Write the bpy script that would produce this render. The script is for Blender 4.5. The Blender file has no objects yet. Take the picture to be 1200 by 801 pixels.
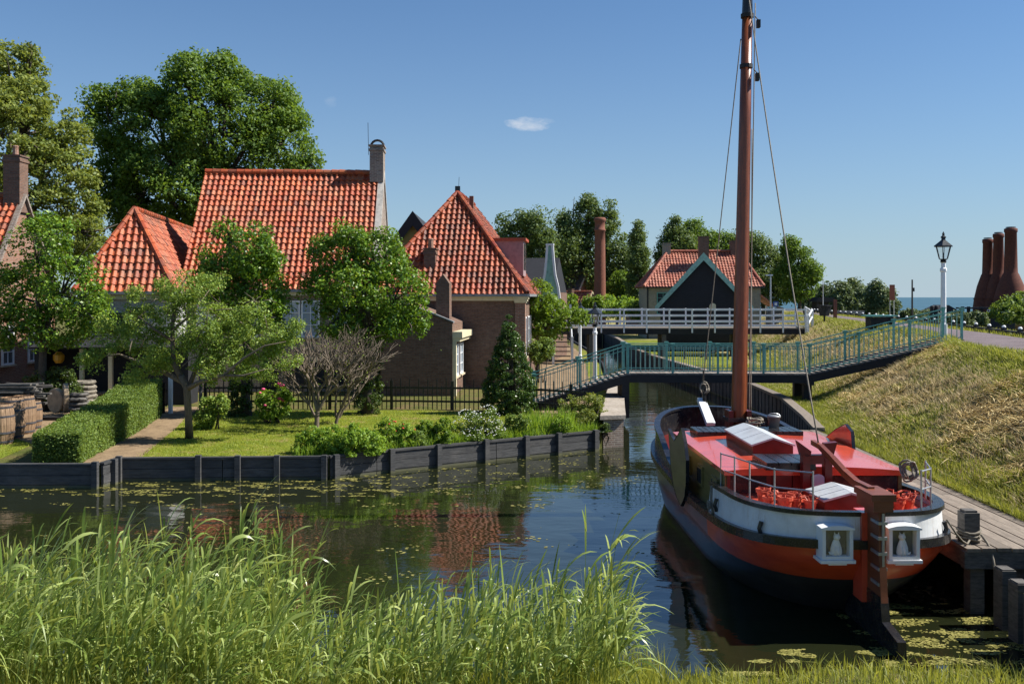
import bpy, math, random
import numpy as np
from mathutils import noise, Vector
SC = bpy.context.scene
COL = SC.collection
PI = math.pi
R = math.radians

# ------------------------------------------------------------------ camera
HC = 4.5; FP = 1100.0
cam_d = bpy.data.cameras.new('camera'); cam = bpy.data.objects.new('camera', cam_d); COL.objects.link(cam)
cam.location = (0, 0, HC); cam.rotation_euler = (R(90), 0, 0)
cam_d.sensor_width = 36; cam_d.lens = 36 * FP / 1200; cam_d.shift_y = -52.5 / 1200
cam_d.clip_start = 0.1; cam_d.clip_end = 20000
SC.camera = cam

# ------------------------------------------------------------------ world, sun, exposure
SUN_EL, SUN_AZ = 46.0, 88.0        # azimuth clockwise from +Y: from the right, a little from beyond the scene
w = bpy.data.worlds.new('World'); SC.world = w; w.use_nodes = True
nt = w.node_tree; nt.nodes.clear()
sky = nt.nodes.new('ShaderNodeTexSky'); sky.sky_type = 'NISHITA'; sky.sun_disc = False
sky.sun_elevation = R(SUN_EL); sky.sun_rotation = R(SUN_AZ)
sky.altitude = 0; sky.air_density = 1.0; sky.dust_density = 0.25; sky.ozone_density = 3.0
bg = nt.nodes.new('ShaderNodeBackground'); bg.inputs[1].default_value = 0.072
out = nt.nodes.new('ShaderNodeOutputWorld')
def wmath(op, a, b=None, c=None):
    n = nt.nodes.new('ShaderNodeMath'); n.operation = op
    for i, v in enumerate((a, b, c)):
        if v is None: continue
        if isinstance(v, (int, float)): n.inputs[i].default_value = v
        else: nt.links.new(v, n.inputs[i])
    return n.outputs[0]
tc = nt.nodes.new('ShaderNodeTexCoord'); sx = nt.nodes.new('ShaderNodeSeparateXYZ')
nt.links.new(tc.outputs['Generated'], sx.inputs[0])
ym = wmath('MAXIMUM', sx.outputs[1], 0.05)
wu = wmath('DIVIDE', sx.outputs[0], ym); wv = wmath('DIVIDE', sx.outputs[2], ym)
nz = nt.nodes.new('ShaderNodeTexNoise'); nz.inputs['Scale'].default_value = 60; nz.inputs['Detail'].default_value = 8; nz.inputs['Roughness'].default_value = 0.62
cb = nt.nodes.new('ShaderNodeCombineXYZ'); nt.links.new(wu, cb.inputs[0]); nt.links.new(wmath('MULTIPLY', wv, 2.2), cb.inputs[1])
nt.links.new(cb.outputs[0], nz.inputs['Vector'])
def cloud(u0, v0, ru, rv, k):
    a = wmath('DIVIDE', wmath('SUBTRACT', wu, u0), ru); b = wmath('DIVIDE', wmath('SUBTRACT', wv, v0), rv)
    d = wmath('ADD', wmath('MULTIPLY', a, a), wmath('MULTIPLY', b, b))
    e = wmath('SUBTRACT', 1.0, d)
    e = wmath('ADD', e, wmath('MULTIPLY', wmath('SUBTRACT', nz.outputs[0], 0.5), 2.6))
    n = nt.nodes.new('ShaderNodeMath'); n.operation = 'MULTIPLY'; n.use_clamp = True
    nt.links.new(e, n.inputs[0]); n.inputs[1].default_value = 0.42
    return wmath('MULTIPLY', n.outputs[0], k)
m1 = cloud(18/1100, 202/1100, 28/1100, 9/1100, 0.95)
m2 = cloud(-212/1100, 228/1100, 8/1100, 8/1100, 0.16)
m3 = cloud(40/1100, 206/1100, 12/1100, 4/1100, 0.3)
mx = nt.nodes.new('ShaderNodeMix'); mx.data_type = 'RGBA'
nt.links.new(wmath('MINIMUM', wmath('ADD', wmath('ADD', m1, m2), m3), 0.85), mx.inputs[0])
tint = nt.nodes.new('ShaderNodeMix'); tint.data_type = 'RGBA'; tint.blend_type = 'MULTIPLY'; tint.inputs[0].default_value = 1
nt.links.new(sky.outputs[0], tint.inputs[6]); tint.inputs[7].default_value = (0.43, 0.7, 0.93, 1)
hzm = nt.nodes.new('ShaderNodeMix'); hzm.data_type = 'RGBA'
nt.links.new(wmath('MULTIPLY', wmath('POWER', 2.718, wmath('MULTIPLY', wmath('ABSOLUTE', sx.outputs[2]), -6.5)), 0.95), hzm.inputs[0])
nt.links.new(tint.outputs[2], hzm.inputs[6]); hzm.inputs[7].default_value = (3.75, 4.65, 5.3, 1)
nt.links.new(hzm.outputs[2], mx.inputs[6]); mx.inputs[7].default_value = (7.2, 7.2, 7.3, 1)
nt.links.new(mx.outputs[2], bg.inputs[0]); nt.links.new(bg.outputs[0], out.inputs[0])

sd = bpy.data.lights.new('sun', 'SUN'); sd.energy = 4.9; sd.angle = R(0.5); sd.color = (1.0, 0.95, 0.86)
sun = bpy.data.objects.new('sun', sd); COL.objects.link(sun)
sdir = Vector((math.sin(R(SUN_AZ))*math.cos(R(SUN_EL)), math.cos(R(SUN_AZ))*math.cos(R(SUN_EL)), math.sin(R(SUN_EL))))
sun.rotation_euler = sdir.to_track_quat('Z', 'Y').to_euler(); sun.location = (30, -20, 40)
SC.view_settings.view_transform = 'Standard'; SC.view_settings.look = 'None'
SC.view_settings.gamma = 1; SC.view_settings.exposure = 0.8; SC.view_settings.use_curve_mapping = False

# ------------------------------------------------------------------ helpers
def at(px, py, Y): return np.array(((px-600)*Y/FP, Y, HC-(py-348)*Y/FP))
def gp(px, py, z):
    Y = (HC-z)*FP/(py-348); return np.array(((px-600)*Y/FP, Y, z))
def V3(*a): return np.array(a, float)
def unit(v): v = np.asarray(v, float); return v/np.linalg.norm(v)

def link_mesh(name, V, F, mats, parent=None, smooth=False, mi=None, stuff=False, origin=None):
    """V (n,3) world coordinates; F list of tuples or int array; parent = thing or part"""
    V = np.asarray(V, float).reshape(-1, 3)
    if not isinstance(mats, (list, tuple)): mats = [mats]
    me = bpy.data.meshes.new(name)
    if origin is None:
        if parent is not None:
            r = parent
            while r.parent is not None: r = r.parent
            origin = np.array(r.location)
        else:
            origin = np.array(((V[:,0].min()+V[:,0].max())/2, (V[:,1].min()+V[:,1].max())/2, V[:,2].min()))
    VL = V - origin
    if isinstance(F, np.ndarray):
        n, k = F.shape
        me.vertices.add(len(VL)); me.vertices.foreach_set('co', VL.astype(np.float32).ravel())
        me.loops.add(n*k); me.loops.foreach_set('vertex_index', F.astype(np.int32).ravel())
        me.polygons.add(n); me.polygons.foreach_set('loop_start', np.arange(0, n*k, k, dtype=np.int32))
        try: me.polygons.foreach_set('loop_total', np.full(n, k, dtype=np.int32))
        except Exception: pass
        me.update(calc_edges=True)
    else:
        me.from_pydata(VL.tolist(), [], [tuple(f) for f in F]); me.update()
        # box style uv in metres
        uvl = me.uv_layers.new(name='UVMap')
        nl = len(me.loops)
        li = np.empty(nl, np.int32); me.loops.foreach_get('vertex_index', li)
        npoly = len(me.polygons)
        nn = np.empty(npoly*3); me.polygons.foreach_get('normal', nn); nn = nn.reshape(-1, 3)
        lt = np.empty(npoly, np.int32); me.polygons.foreach_get('loop_total', lt)
        nl3 = np.repeat(nn, lt, axis=0); P = V[li]
        h = np.hypot(nl3[:,0], nl3[:,1]); hz = np.where(h < 1e-6, 1, h)
        tx, ty = -nl3[:,1]/hz, nl3[:,0]/hz
        flat = np.abs(nl3[:,2]) > 0.75
        u = np.where(flat, P[:,0], P[:,0]*tx+P[:,1]*ty); v = np.where(flat, P[:,1], P[:,2])
        uvl.data.foreach_set('uv', np.stack([u, v], 1).astype(np.float32).ravel())
    for m in mats: me.materials.append(m)
    if mi is not None: me.polygons.foreach_set('material_index', np.asarray(mi, np.int32))
    if smooth: me.polygons.foreach_set('use_smooth', np.ones(len(me.polygons), dtype=bool))
    o = bpy.data.objects.new(name, me); COL.objects.link(o)
    if parent is not None:
        o.parent = parent
    else: o.location = origin
    if stuff: o['kind'] = 'stuff'
    return o

def tag(o, label=None, cat=None, group=None, kind=None):
    if label: o['label'] = label
    if cat: o['category'] = cat
    if group: o['group'] = group
    if kind: o['kind'] = kind
    return o
def thing(name, label, cat, loc, group=None):
    o = bpy.data.objects.new(name, None); COL.objects.link(o); o.location = [float(c) for c in loc]
    o.empty_display_size = 0.2
    return tag(o, label, cat, group)
def copy_tree(o, loc=None, rz=None, label=None, parent=None):
    c = o.copy(); COL.objects.link(c)
    if parent is not None: c.parent = parent
    if loc is not None: c.location = [float(v) for v in loc]
    if rz is not None: c.rotation_euler = (0, 0, rz)
    if label: c['label'] = label
    for ch in list(o.children): copy_tree(ch, parent=c)
    return c

class MB:
    def __init__(s): s.V = []; s.F = []; s.M = []; s.m = 0
    def add(s, vs, fs):
        b = len(s.V); s.V.extend([tuple(float(c) for c in v) for v in vs])
        for f in fs: s.F.append(tuple(i+b for i in f)); s.M.append(s.m)
        return s
    def box(s, c, sz, rz=0, ry=0, rx=0, ax=None):
        hx, hy, hzz = sz[0]/2, sz[1]/2, sz[2]/2
        P = np.array([(x, y, z) for z in (-hzz, hzz) for y in (-hy, hy) for x in (-hx, hx)])
        if ax is not None: P = P @ np.array(ax)
        else:
            if rx: P = P @ np.array([[1,0,0],[0,math.cos(rx),math.sin(rx)],[0,-math.sin(rx),math.cos(rx)]])
            if ry: P = P @ np.array([[math.cos(ry),0,-math.sin(ry)],[0,1,0],[math.sin(ry),0,math.cos(ry)]])
            if rz: P = P @ np.array([[math.cos(rz),math.sin(rz),0],[-math.sin(rz),math.cos(rz),0],[0,0,1]])
        P = P + np.array(c, float)
        return s.add(P, [(0,2,3,1),(4,5,7,6),(0,1,5,4),(2,6,7,3),(0,4,6,2),(1,3,7,5)])
    def bar(s, a, b, wd, ht, up=(0,0,1)):
        a = np.array(a, float); b = np.array(b, float); d = unit(b-a); u = np.array(up, float)
        sd = np.cross(d, u)
        if np.linalg.norm(sd) < 1e-4: sd = np.cross(d, (1, 0, 0))
        sd = unit(sd); u2 = unit(np.cross(sd, d))
        return s.box((a+b)/2, (np.linalg.norm(b-a), wd, ht), ax=[d, sd, u2])
    def tube(s, pts, rs, n=8, cap=True):
        pts = [np.array(p, float) for p in pts]
        if isinstance(rs, (int, float)): rs = [rs]*len(pts)
        vs = []; fs = []; prev = None
        for i, p in enumerate(pts):
            d = unit((pts[min(i+1, len(pts)-1)]-pts[max(i-1, 0)]) + 1e-9)
            if prev is None:
                ref = np.array((0, 0, 1.0)) if abs(d[2]) < 0.9 else np.array((1.0, 0, 0))
                u = unit(np.cross(d, ref))
            else: u = unit(prev - d*np.dot(prev, d))
            prev = u; v = np.cross(d, u)
            for k in range(n):
                a = 2*PI*k/n; vs.append(p + rs[i]*(math.cos(a)*u+math.sin(a)*v))
        for i in range(len(pts)-1):
            for k in range(n):
                a = i*n+k; b = i*n+(k+1) % n; fs.append((a, b, b+n, a+n))
        if cap: fs.append(tuple(range(n-1, -1, -1))); fs.append(tuple((len(pts)-1)*n+k for k in range(n)))
        return s.add(vs, fs)
    def lathe(s, prof, c, n=16, ph=0, sx=1, sy=1):
        vs = []; fs = []; m = len(prof)
        for r, z in prof:
            for k in range(n):
                a = 2*PI*(k/n)+ph; vs.append((c[0]+sx*r*math.cos(a), c[1]+sy*r*math.sin(a), c[2]+z))
        for i in range(m-1):
            for k in range(n):
                a = i*n+k; b = i*n+(k+1) % n; fs.append((a, b, b+n, a+n))
        fs.append(tuple(range(n-1, -1, -1))); fs.append(tuple((m-1)*n+k for k in range(n)))
        return s.add(vs, fs)
    def prism(s, poly, d):
        """poly: 3D points (ccw as seen from +d), extruded by vector d"""
        poly = [np.array(p, float) for p in poly]; d = np.array(d, float); n = len(poly)
        vs = poly + [p+d for p in poly]
        fs = [tuple(range(n-1, -1, -1)), tuple(range(n, 2*n))]
        fs += [(i, (i+1) % n, (i+1) % n+n, i+n) for i in range(n)]
        return s.add(vs, fs)
    def sphere(s, c, r, n=10, sc=(1,1,1)):
        prof = [(r*math.sin(PI*i/(n//2+2))+1e-4, -r*math.cos(PI*i/(n//2+2))*sc[2]) for i in range(n//2+3)]
        return s.lathe(prof, c, n, sx=sc[0], sy=sc[1])
    def build(s, name, mats, parent=None, smooth=False, **k):
        return link_mesh(name, s.V, s.F, mats, parent, smooth, s.M if isinstance(mats, (list, tuple)) else None, **k)

def recalc(o):
    import bmesh
    bm = bmesh.new(); bm.from_mesh(o.data); bmesh.ops.recalc_face_normals(bm, faces=bm.faces); bm.to_mesh(o.data); bm.free()
    return o

# ------------------------------------------------------------------ materials
MATS = {}
class NT:
    def __init__(s, name):
        s.m = bpy.data.materials.new(name); s.m.use_nodes = True; s.t = s.m.node_tree; s.t.nodes.clear()
        s.out = s.n('ShaderNodeOutputMaterial'); s.b = s.n('ShaderNodeBsdfPrincipled')
        s.l(s.b.outputs[0], s.out.inputs[0]); MATS[name] = s.m
    def n(s, t, **k):
        x = s.t.nodes.new(t)
        for a, b in k.items(): setattr(x, a, b)
        return x
    def l(s, a, b): s.t.links.new(a, b)
    def coord(s, kind='Object'):
        return s.n('ShaderNodeTexCoord').outputs[kind]
    def pos(s): return s.n('ShaderNodeNewGeometry').outputs['Position']
    def noise(s, vec, scale, detail=4, rough=0.55, sc=None):
        if sc:
            mp = s.n('ShaderNodeMapping'); s.l(vec, mp.inputs[0]); mp.inputs['Scale'].default_value = sc; vec = mp.outputs[0]
        x = s.n('ShaderNodeTexNoise'); s.l(vec, x.inputs['Vector']); x.inputs['Scale'].default_value = scale
        x.inputs['Detail'].default_value = detail; x.inputs['Roughness'].default_value = rough
        return x.outputs[0]
    def ramp(s, fac, stops, interp='LINEAR'):
        r = s.n('ShaderNodeValToRGB'); s.l(fac, r.inputs[0]); e = r.color_ramp.elements; r.color_ramp.interpolation = interp
        while len(e) > 1: e.remove(e[-1])
        e[0].position = stops[0][0]; e[0].color = (*stops[0][1], 1)
        for p, c in stops[1:]:
            q = e.new(p); q.color = (*c, 1)
        return r.outputs[0]
    def mix(s, f, a, b, mode='MIX'):
        x = s.n('ShaderNodeMix', data_type='RGBA', blend_type=mode)
        for v, i in ((f, 0), (a, 6), (b, 7)):
            if isinstance(v, (int, float)): x.inputs[i].default_value = v
            elif isinstance(v, tuple): x.inputs[i].default_value = (*v, 1)
            else: s.l(v, x.inputs[i])
        return x.outputs[2]
    def math(s, op, a, b=0.0):
        x = s.n('ShaderNodeMath', operation=op)
        for i, v in enumerate((a, b)):
            if isinstance(v, (int, float)): x.inputs[i].default_value = v
            else: s.l(v, x.inputs[i])
        return x.outputs[0]
    def rnd(s): return s.n('ShaderNodeNewGeometry').outputs['Random Per Island']
    def bump(s, h, strength=0.3, dist=0.02):
        x = s.n('ShaderNodeBump'); s.l(h, x.inputs['Height']); x.inputs['Strength'].default_value = strength
        x.inputs['Distance'].default_value = dist; s.l(x.outputs[0], s.b.inputs['Normal']); return x
    def col(s, c):
        if isinstance(c, tuple): s.b.inputs['Base Color'].default_value = (*c, 1)
        else: s.l(c, s.b.inputs['Base Color'])
    def set(s, **k):
        for a, b in k.items(): s.b.inputs[a.replace('_', ' ')].default_value = b

def paint(name, c, rough=0.45, var=0.18, scale=6, metal=0.0, dirt=None, bump=0.15, coat=0.0):
    t = NT(name); v = t.pos()
    n = t.noise(v, scale, 6, 0.65)
    d = tuple(x*(1-var*2) for x in c) if dirt is None else dirt
    b = tuple(min(1, x*(1+var)) for x in c)
    cc = t.ramp(n, [(0.25, d), (0.5, c), (0.8, b)])
    t.col(cc); t.set(Roughness=rough, Metallic=metal)
    if coat: t.set(Coat_Weight=coat)
    rr = t.ramp(t.noise(v, scale*2.3, 5, 0.7), [(0.3, (rough*0.8,)*3), (0.7, (min(1, rough*1.25),)*3)])
    t.l(rr, t.b.inputs['Roughness'])
    if bump: t.bump(t.noise(v, 25, 5), bump, 0.01)
    return t.m
def wood(name, c1, c2, rough=0.7, sc=(1, 1, 8), scale=3, bump=0.4):
    t = NT(name); v = t.pos()
    n = t.noise(v, scale, 8, 0.7, sc=sc); r = t.rnd()
    cc = t.ramp(n, [(0.3, c1), (0.7, c2)])
    hs = t.mix(t.math('MULTIPLY', r, 0.5), cc, tuple(x*0.45 for x in c1)); t.col(hs); t.set(Roughness=rough)
    t.bump(n, bump, 0.02); return t.m
def foliage(name, dark, mid, light, trans=0.3, rough=0.55, yellow=None, big=0.35):
    t = NT(name); r = t.rnd(); p = t.pos()
    n = t.noise(p, big, 3, 0.6)
    f = t.math('ADD', t.math('MULTIPLY', r, 0.6), t.math('MULTIPLY', n, 0.5))
    st = [(0.15, dark), (0.5, mid), (0.85, light)]
    if yellow: st.append((0.97, yellow))
    cc = t.ramp(f, st); t.col(cc); t.set(Roughness=rough, Specular_IOR_Level=0.35)
    tr = t.n('ShaderNodeBsdfTranslucent'); mixc = t.mix(0.6, cc, (min(.75, light[0]*1.9), min(.8, light[1]*1.8), light[2]*0.8)); t.l(mixc, tr.inputs[0])
    ms = t.n('ShaderNodeMixShader'); ms.inputs[0].default_value = trans
    t.l(t.b.outputs[0], ms.inputs[1]); t.l(tr.outputs[0], ms.inputs[2]); t.l(ms.outputs[0], t.out.inputs[0])
    return t.m
def brick(name, c1, c2, mortar, rough=0.85, bw=0.22, bh=0.065, ms=0.012, patch=(0.6, 0.6, 0.6), pf=0.35):
    t = NT(name); uv = t.coord('UV')
    b = t.n('ShaderNodeTexBrick'); t.l(uv, b.inputs['Vector'])
    b.inputs['Color1'].default_value = (*c1, 1); b.inputs['Color2'].default_value = (*c2, 1); b.inputs['Mortar'].default_value = (*mortar, 1)
    b.inputs['Scale'].default_value = 1; b.inputs['Mortar Size'].default_value = ms
    b.inputs['Brick Width'].default_value = bw; b.inputs['Row Height'].default_value = bh; b.inputs['Bias'].default_value = -0.1
    p = t.pos(); n = t.noise(p, 1.1, 8, 0.7); n2 = t.noise(p, 9, 4, 0.7)
    c = t.mix(t.ramp(n, [(0.45, (0, 0, 0)), (0.72, (pf,)*3)]), b.outputs[0], patch)
    c = t.mix(0.6, c, t.ramp(n2, [(0.3, (0.45,)*3), (0.7, (1.1,)*3)]), 'MULTIPLY')
    t.col(c); t.set(Roughness=rough, Specular_IOR_Level=0.2)
    t.bump(t.math('ADD', b.outputs[1], t.math('MULTIPLY', n2, -0.5)), 0.5, -0.01); return t.m
def tilemat(name, cols, rough=0.6, moss=(0.12, 0.1, 0.07), mf=0.5):
    t = NT(name); r = t.rnd(); p = t.pos()
    c = t.ramp(r, [(i/(len(cols)-1), cc) for i, cc in enumerate(cols)])
    n = t.noise(p, 0.8, 9, 0.75); n2 = t.noise(p, 14, 5, 0.7)
    c = t.mix(t.ramp(n, [(0.46, (0, 0, 0)), (0.66, (mf,)*3)]), c, moss)
    n3 = t.noise(p, 3.5, 6, 0.8); c = t.mix(t.ramp(n3, [(0.6, (0, 0, 0)), (0.7, (0.28,)*3)]), c, (0.3, 0.25, 0.14))
    c = t.mix(0.7, c, t.ramp(n2, [(0.3, (0.5,)*3), (0.65, (1.1,)*3)]), 'MULTIPLY')
    t.col(c); t.set(Roughness=rough, Specular_IOR_Level=0.35); t.bump(n2, 0.3, 0.01); return t.m

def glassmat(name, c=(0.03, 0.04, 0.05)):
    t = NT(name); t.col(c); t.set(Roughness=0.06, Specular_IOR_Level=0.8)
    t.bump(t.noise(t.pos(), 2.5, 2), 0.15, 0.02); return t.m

M_tile = tilemat('clay_tiles', [(0.34,0.06,0.022),(0.46,0.09,0.03),(0.54,0.13,0.04),(0.4,0.07,0.025),(0.56,0.17,0.07),(0.2,0.045,0.025)])
M_tile_dk = tilemat('weathered_clay_tiles', [(0.26,0.042,0.02),(0.4,0.075,0.028),(0.48,0.11,0.035),(0.13,0.032,0.02),(0.42,0.1,0.035),(0.32,0.055,0.022)], mf=0.65, moss=(0.07,0.045,0.03))
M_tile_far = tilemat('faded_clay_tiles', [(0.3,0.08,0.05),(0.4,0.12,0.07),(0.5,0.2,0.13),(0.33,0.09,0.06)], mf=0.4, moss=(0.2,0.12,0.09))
M_slate = tilemat('grey_slates', [(0.05,0.055,0.065),(0.09,0.09,0.1),(0.065,0.07,0.08)], mf=0.3)
M_under = paint('roof_boards', (0.06,0.02,0.012), 0.9)
M_brick = brick('brown_brick', (0.16,0.082,0.055), (0.25,0.13,0.085), (0.16,0.13,0.11), patch=(0.25,0.2,0.17), pf=0.3)
M_brick_red = brick('red_brick', (0.27,0.1,0.06), (0.36,0.16,0.1), (0.3,0.25,0.2), patch=(0.4,0.33,0.28))
M_brick_grey = brick('grey_weathered_brick', (0.16,0.11,0.085), (0.3,0.22,0.17), (0.36,0.32,0.28), patch=(0.42,0.38,0.33), pf=0.6)
M_brick_stack = brick('stack_brick', (0.24,0.075,0.05), (0.31,0.11,0.07), (0.2,0.12,0.09), patch=(0.2,0.1,0.08))
M_kiln = brick('kiln_brick', (0.13,0.045,0.032), (0.19,0.065,0.042), (0.13,0.07,0.055), bw=0.5, bh=0.25, patch=(0.1,0.05,0.04), pf=0.5)
M_pale_brick = brick('limewashed_brick', (0.5,0.5,0.5), (0.6,0.6,0.6), (0.42,0.42,0.42), patch=(0.35,0.34,0.33), pf=0.5)
M_beige = brick('beige_brick', (0.32,0.29,0.22), (0.4,0.36,0.28), (0.34,0.31,0.25), patch=(0.25,0.22,0.18))
M_stone = paint('sandstone', (0.5,0.42,0.3), 0.8, 0.2, 5)
M_mortar = paint('mortar', (0.42,0.39,0.35), 0.9, 0.3, 5)
M_white = paint('white_paint', (0.76,0.77,0.78), 0.4, 0.06, 4)
M_offwhite = paint('cream_paint', (0.68,0.6,0.4), 0.5, 0.12, 4)
M_black = paint('black_paint', (0.012,0.012,0.014), 0.35, 0.4, 5)
M_tar = wood('tarred_boards', (0.008,0.009,0.013), (0.022,0.023,0.03), 0.75, sc=(1,1,4))
M_lantern = paint('lantern_iron', (0.012,0.016,0.018), 0.35, 0.3)
M_teal = paint('teal_paint', (0.13,0.36,0.31), 0.4, 0.25, 8, dirt=(0.07,0.19,0.16))
M_teal_lt = paint('pale_teal_paint', (0.27,0.48,0.4), 0.5, 0.2, 5)
M_greywood = wood('weathered_grey_wood', (0.05,0.047,0.045), (0.2,0.185,0.165), 0.85, sc=(2,2,8))
def revetmat():
    t = NT('revetment_planks'); p = t.pos(); n = t.noise(p, 3, 8, .7, sc=(1, 1, 9)); m = t.noise(p, .9, 6, .7)
    c = t.ramp(n, [(.3, (.022, .023, .026)), (.7, (.1, .1, .1))]); c = t.mix(t.ramp(m, [(.5, (0, 0, 0)), (.7, (.6,)*3)]), c, (.16, .15, .14))
    sp = t.n('ShaderNodeSeparateXYZ'); t.l(p, sp.inputs[0])
    z = t.math('ADD', sp.outputs[2], t.math('MULTIPLY', t.math('SUBTRACT', t.noise(p, 5, 5, .7), .5), .16))
    c = t.mix(t.ramp(z, [(0.02, (.85,)*3), (.09, (0, 0, 0))]), c, (.12, .12, .045))
    c = t.mix(t.math('MULTIPLY', t.rnd(), .4), c, (.012, .012, .013))
    t.col(c); t.set(Roughness=.7); t.bump(n, .5, .02); return t.m
M_revet = revetmat()
M_darkwood = wood('dark_timber', (0.012,0.012,0.014), (0.035,0.033,0.032), 0.7)
M_deck = wood('dock_planks', (0.15,0.12,0.095), (0.34,0.28,0.22), 0.85, sc=(9,1.2,3))
M_bdeck = wood('bridge_planks', (0.18,0.15,0.13), (0.3,0.26,0.22), 0.85, sc=(2,6,3))
M_olive = paint('olive_boards', (0.3,0.26,0.07), 0.7, 0.15, 3)
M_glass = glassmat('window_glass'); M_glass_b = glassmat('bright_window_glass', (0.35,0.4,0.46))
M_metal = paint('galvanised_metal', (0.45,0.46,0.48), 0.4, 0.15, 12, metal=0.7)
M_zinc = paint('zinc_gutter', (0.25,0.26,0.27), 0.5, 0.2, 6, metal=0.3)
M_bark = wood('bark', (0.045,0.035,0.026), (0.13,0.11,0.085), 0.95, sc=(3,3,1), scale=9, bump=0.9)
M_bark_grey = wood('grey_bark', (0.09,0.07,0.05), (0.27,0.21,0.155), 0.95, sc=(3,3,1), scale=9, bump=0.8)
M_rope = wood('rope', (0.16,0.14,0.11), (0.36,0.32,0.26), 0.95, sc=(1,1,1), scale=30)
# foliage
F_maple = foliage('maple_leaves', (0.025,0.06,0.01), (0.08,0.155,0.02), (0.17,0.26,0.035), 0.35)
F_ash = foliage('yellowish_leaves', (0.05,0.08,0.015), (0.13,0.18,0.03), (0.26,0.3,0.07), 0.35)
F_linden = foliage('linden_leaves', (0.03,0.075,0.01), (0.075,0.16,0.014), (0.22,0.34,0.03), 0.2, yellow=(0.5,0.42,0.04), rough=0.42)
F_apple = foliage('apple_leaves', (0.05,0.1,0.018), (0.15,0.24,0.035), (0.33,0.42,0.08), 0.26)
F_poplar = foliage('poplar_leaves', (0.03,0.065,0.018), (0.075,0.13,0.035), (0.16,0.22,0.065), 0.3)
F_lime = foliage('bright_leaves', (0.05,0.1,0.012), (0.12,0.2,0.018), (0.2,0.3,0.03), 0.35)
F_hedge = foliage('privet_leaves', (0.04,0.08,0.014), (0.11,0.18,0.03), (0.22,0.3,0.06), 0.3)
F_dark = foliage('evergreen_leaves', (0.012,0.03,0.008), (0.035,0.075,0.016), (0.1,0.17,0.035), 0.2, rough=0.33)
F_ivy = foliage('ivy_leaves', (0.02,0.04,0.01), (0.05,0.085,0.018), (0.12,0.17,0.035), 0.22, rough=0.4)
F_bush = foliage('border_leaves', (0.05,0.11,0.014), (0.15,0.26,0.025), (0.28,0.4,0.05), 0.35)
F_olivebush = foliage('yellow_green_shrub_leaves', (0.06,0.09,0.015), (0.14,0.18,0.03), (0.24,0.28,0.06), 0.3)
F_far = foliage('far_leaves', (0.05,0.08,0.035), (0.09,0.13,0.055), (0.15,0.2,0.08), 0.2)
F_reed = foliage('reed_leaves', (0.045,0.09,0.016), (0.19,0.27,0.055), (0.43,0.5,0.17), 0.32, rough=0.3, yellow=(0.55,0.46,0.22), big=1.6)
F_grass = foliage('grass_blades', (0.07,0.1,0.015), (0.18,0.22,0.035), (0.33,0.34,0.08), 0.35, big=1.0)
F_lawn = foliage('lawn_blades', (0.1,0.15,0.015), (0.22,0.29,0.03), (0.34,0.37,0.06), 0.35, big=0.8)
def slopegrass(name):
    t = NT(name); r = t.rnd(); p = t.pos()
    n = t.noise(p, 0.75, 6, 0.7)
    pz = t.n('ShaderNodeSeparateXYZ'); t.l(p, pz.inputs[0])
    g = t.ramp(r, [(0, (0.11,0.14,0.016)), (0.5, (0.34,0.37,0.045)), (1, (0.52,0.5,0.1))])
    s = t.ramp(r, [(0, (0.2,0.14,0.07)), (0.5, (0.5,0.38,0.2)), (1, (0.75,0.62,0.37))])
    return t, g, s, n, pz
def mk_slope():
    t, g, s, n, pz = slopegrass('mown_grass')
    # more straw in the middle of the slope, greener at foot and crest (the cut lies there)
    h = t.math('ABSOLUTE', t.math('SUBTRACT', pz.outputs[2], 2.0))
    k = t.math('SUBTRACT', t.math('ADD', n, 0.2), t.math('MULTIPLY', h, 0.24))
    k = t.math('ADD', k, t.math('MULTIPLY', t.math('SUBTRACT', t.rnd(), 0.5), 0.3))
    f = t.ramp(k, [(0.51, (0,0,0)), (0.66, (1,1,1))])
    c = t.mix(f, g, s); t.col(c); t.set(Roughness=0.7, Specular_IOR_Level=0.2)
    tr = t.n('ShaderNodeBsdfTranslucent'); t.l(c, tr.inputs[0]); ms = t.n('ShaderNodeMixShader'); ms.inputs[0].default_value = 0.3
    t.l(t.b.outputs[0], ms.inputs[1]); t.l(tr.outputs[0], ms.inputs[2]); t.l(ms.outputs[0], t.out.inputs[0]); return t.m
M_slopeblade = mk_slope()
def groundmat(name, stops, scale=1.2, bump=0.6, sc2=18):
    t = NT(name); p = t.pos(); n = t.noise(p, scale, 9, 0.72); n2 = t.noise(p, sc2, 6, 0.7)
    c = t.ramp(n, stops); c = t.mix(0.75, c, t.ramp(n2, [(0.3, (0.5,)*3), (0.7, (1.2,)*3)]), 'MULTIPLY')
    t.col(c); t.set(Roughness=0.95, Specular_IOR_Level=0.1); t.bump(t.math('ADD', n2, n), bump, 0.06); return t.m
M_soil = groundmat('soil_and_turf', [(0.35, (0.07,0.09,0.02)), (0.5, (0.12,0.12,0.035)), (0.65, (0.17,0.12,0.06))])
M_slope = groundmat('cut_slope_turf', [(0.35, (0.16,0.19,0.04)), (0.5, (0.28,0.25,0.09)), (0.62, (0.46,0.37,0.2))], 0.9)
M_lawn = groundmat('lawn_turf', [(0.35, (0.1,0.14,0.015)), (0.52, (0.19,0.22,0.025)), (0.62, (0.26,0.2,0.08))], 1.4, 0.4, 30)
M_dirtpath = groundmat('sandy_brick_path', [(0.3, (0.16,0.11,0.07)), (0.6, (0.32,0.23,0.14))], 2.5, 0.3, 22)
M_asph = groundmat('worn_asphalt', [(0.3, (0.13,0.105,0.11)), (0.6, (0.2,0.165,0.17))], 0.8, 0.2, 30)
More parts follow.
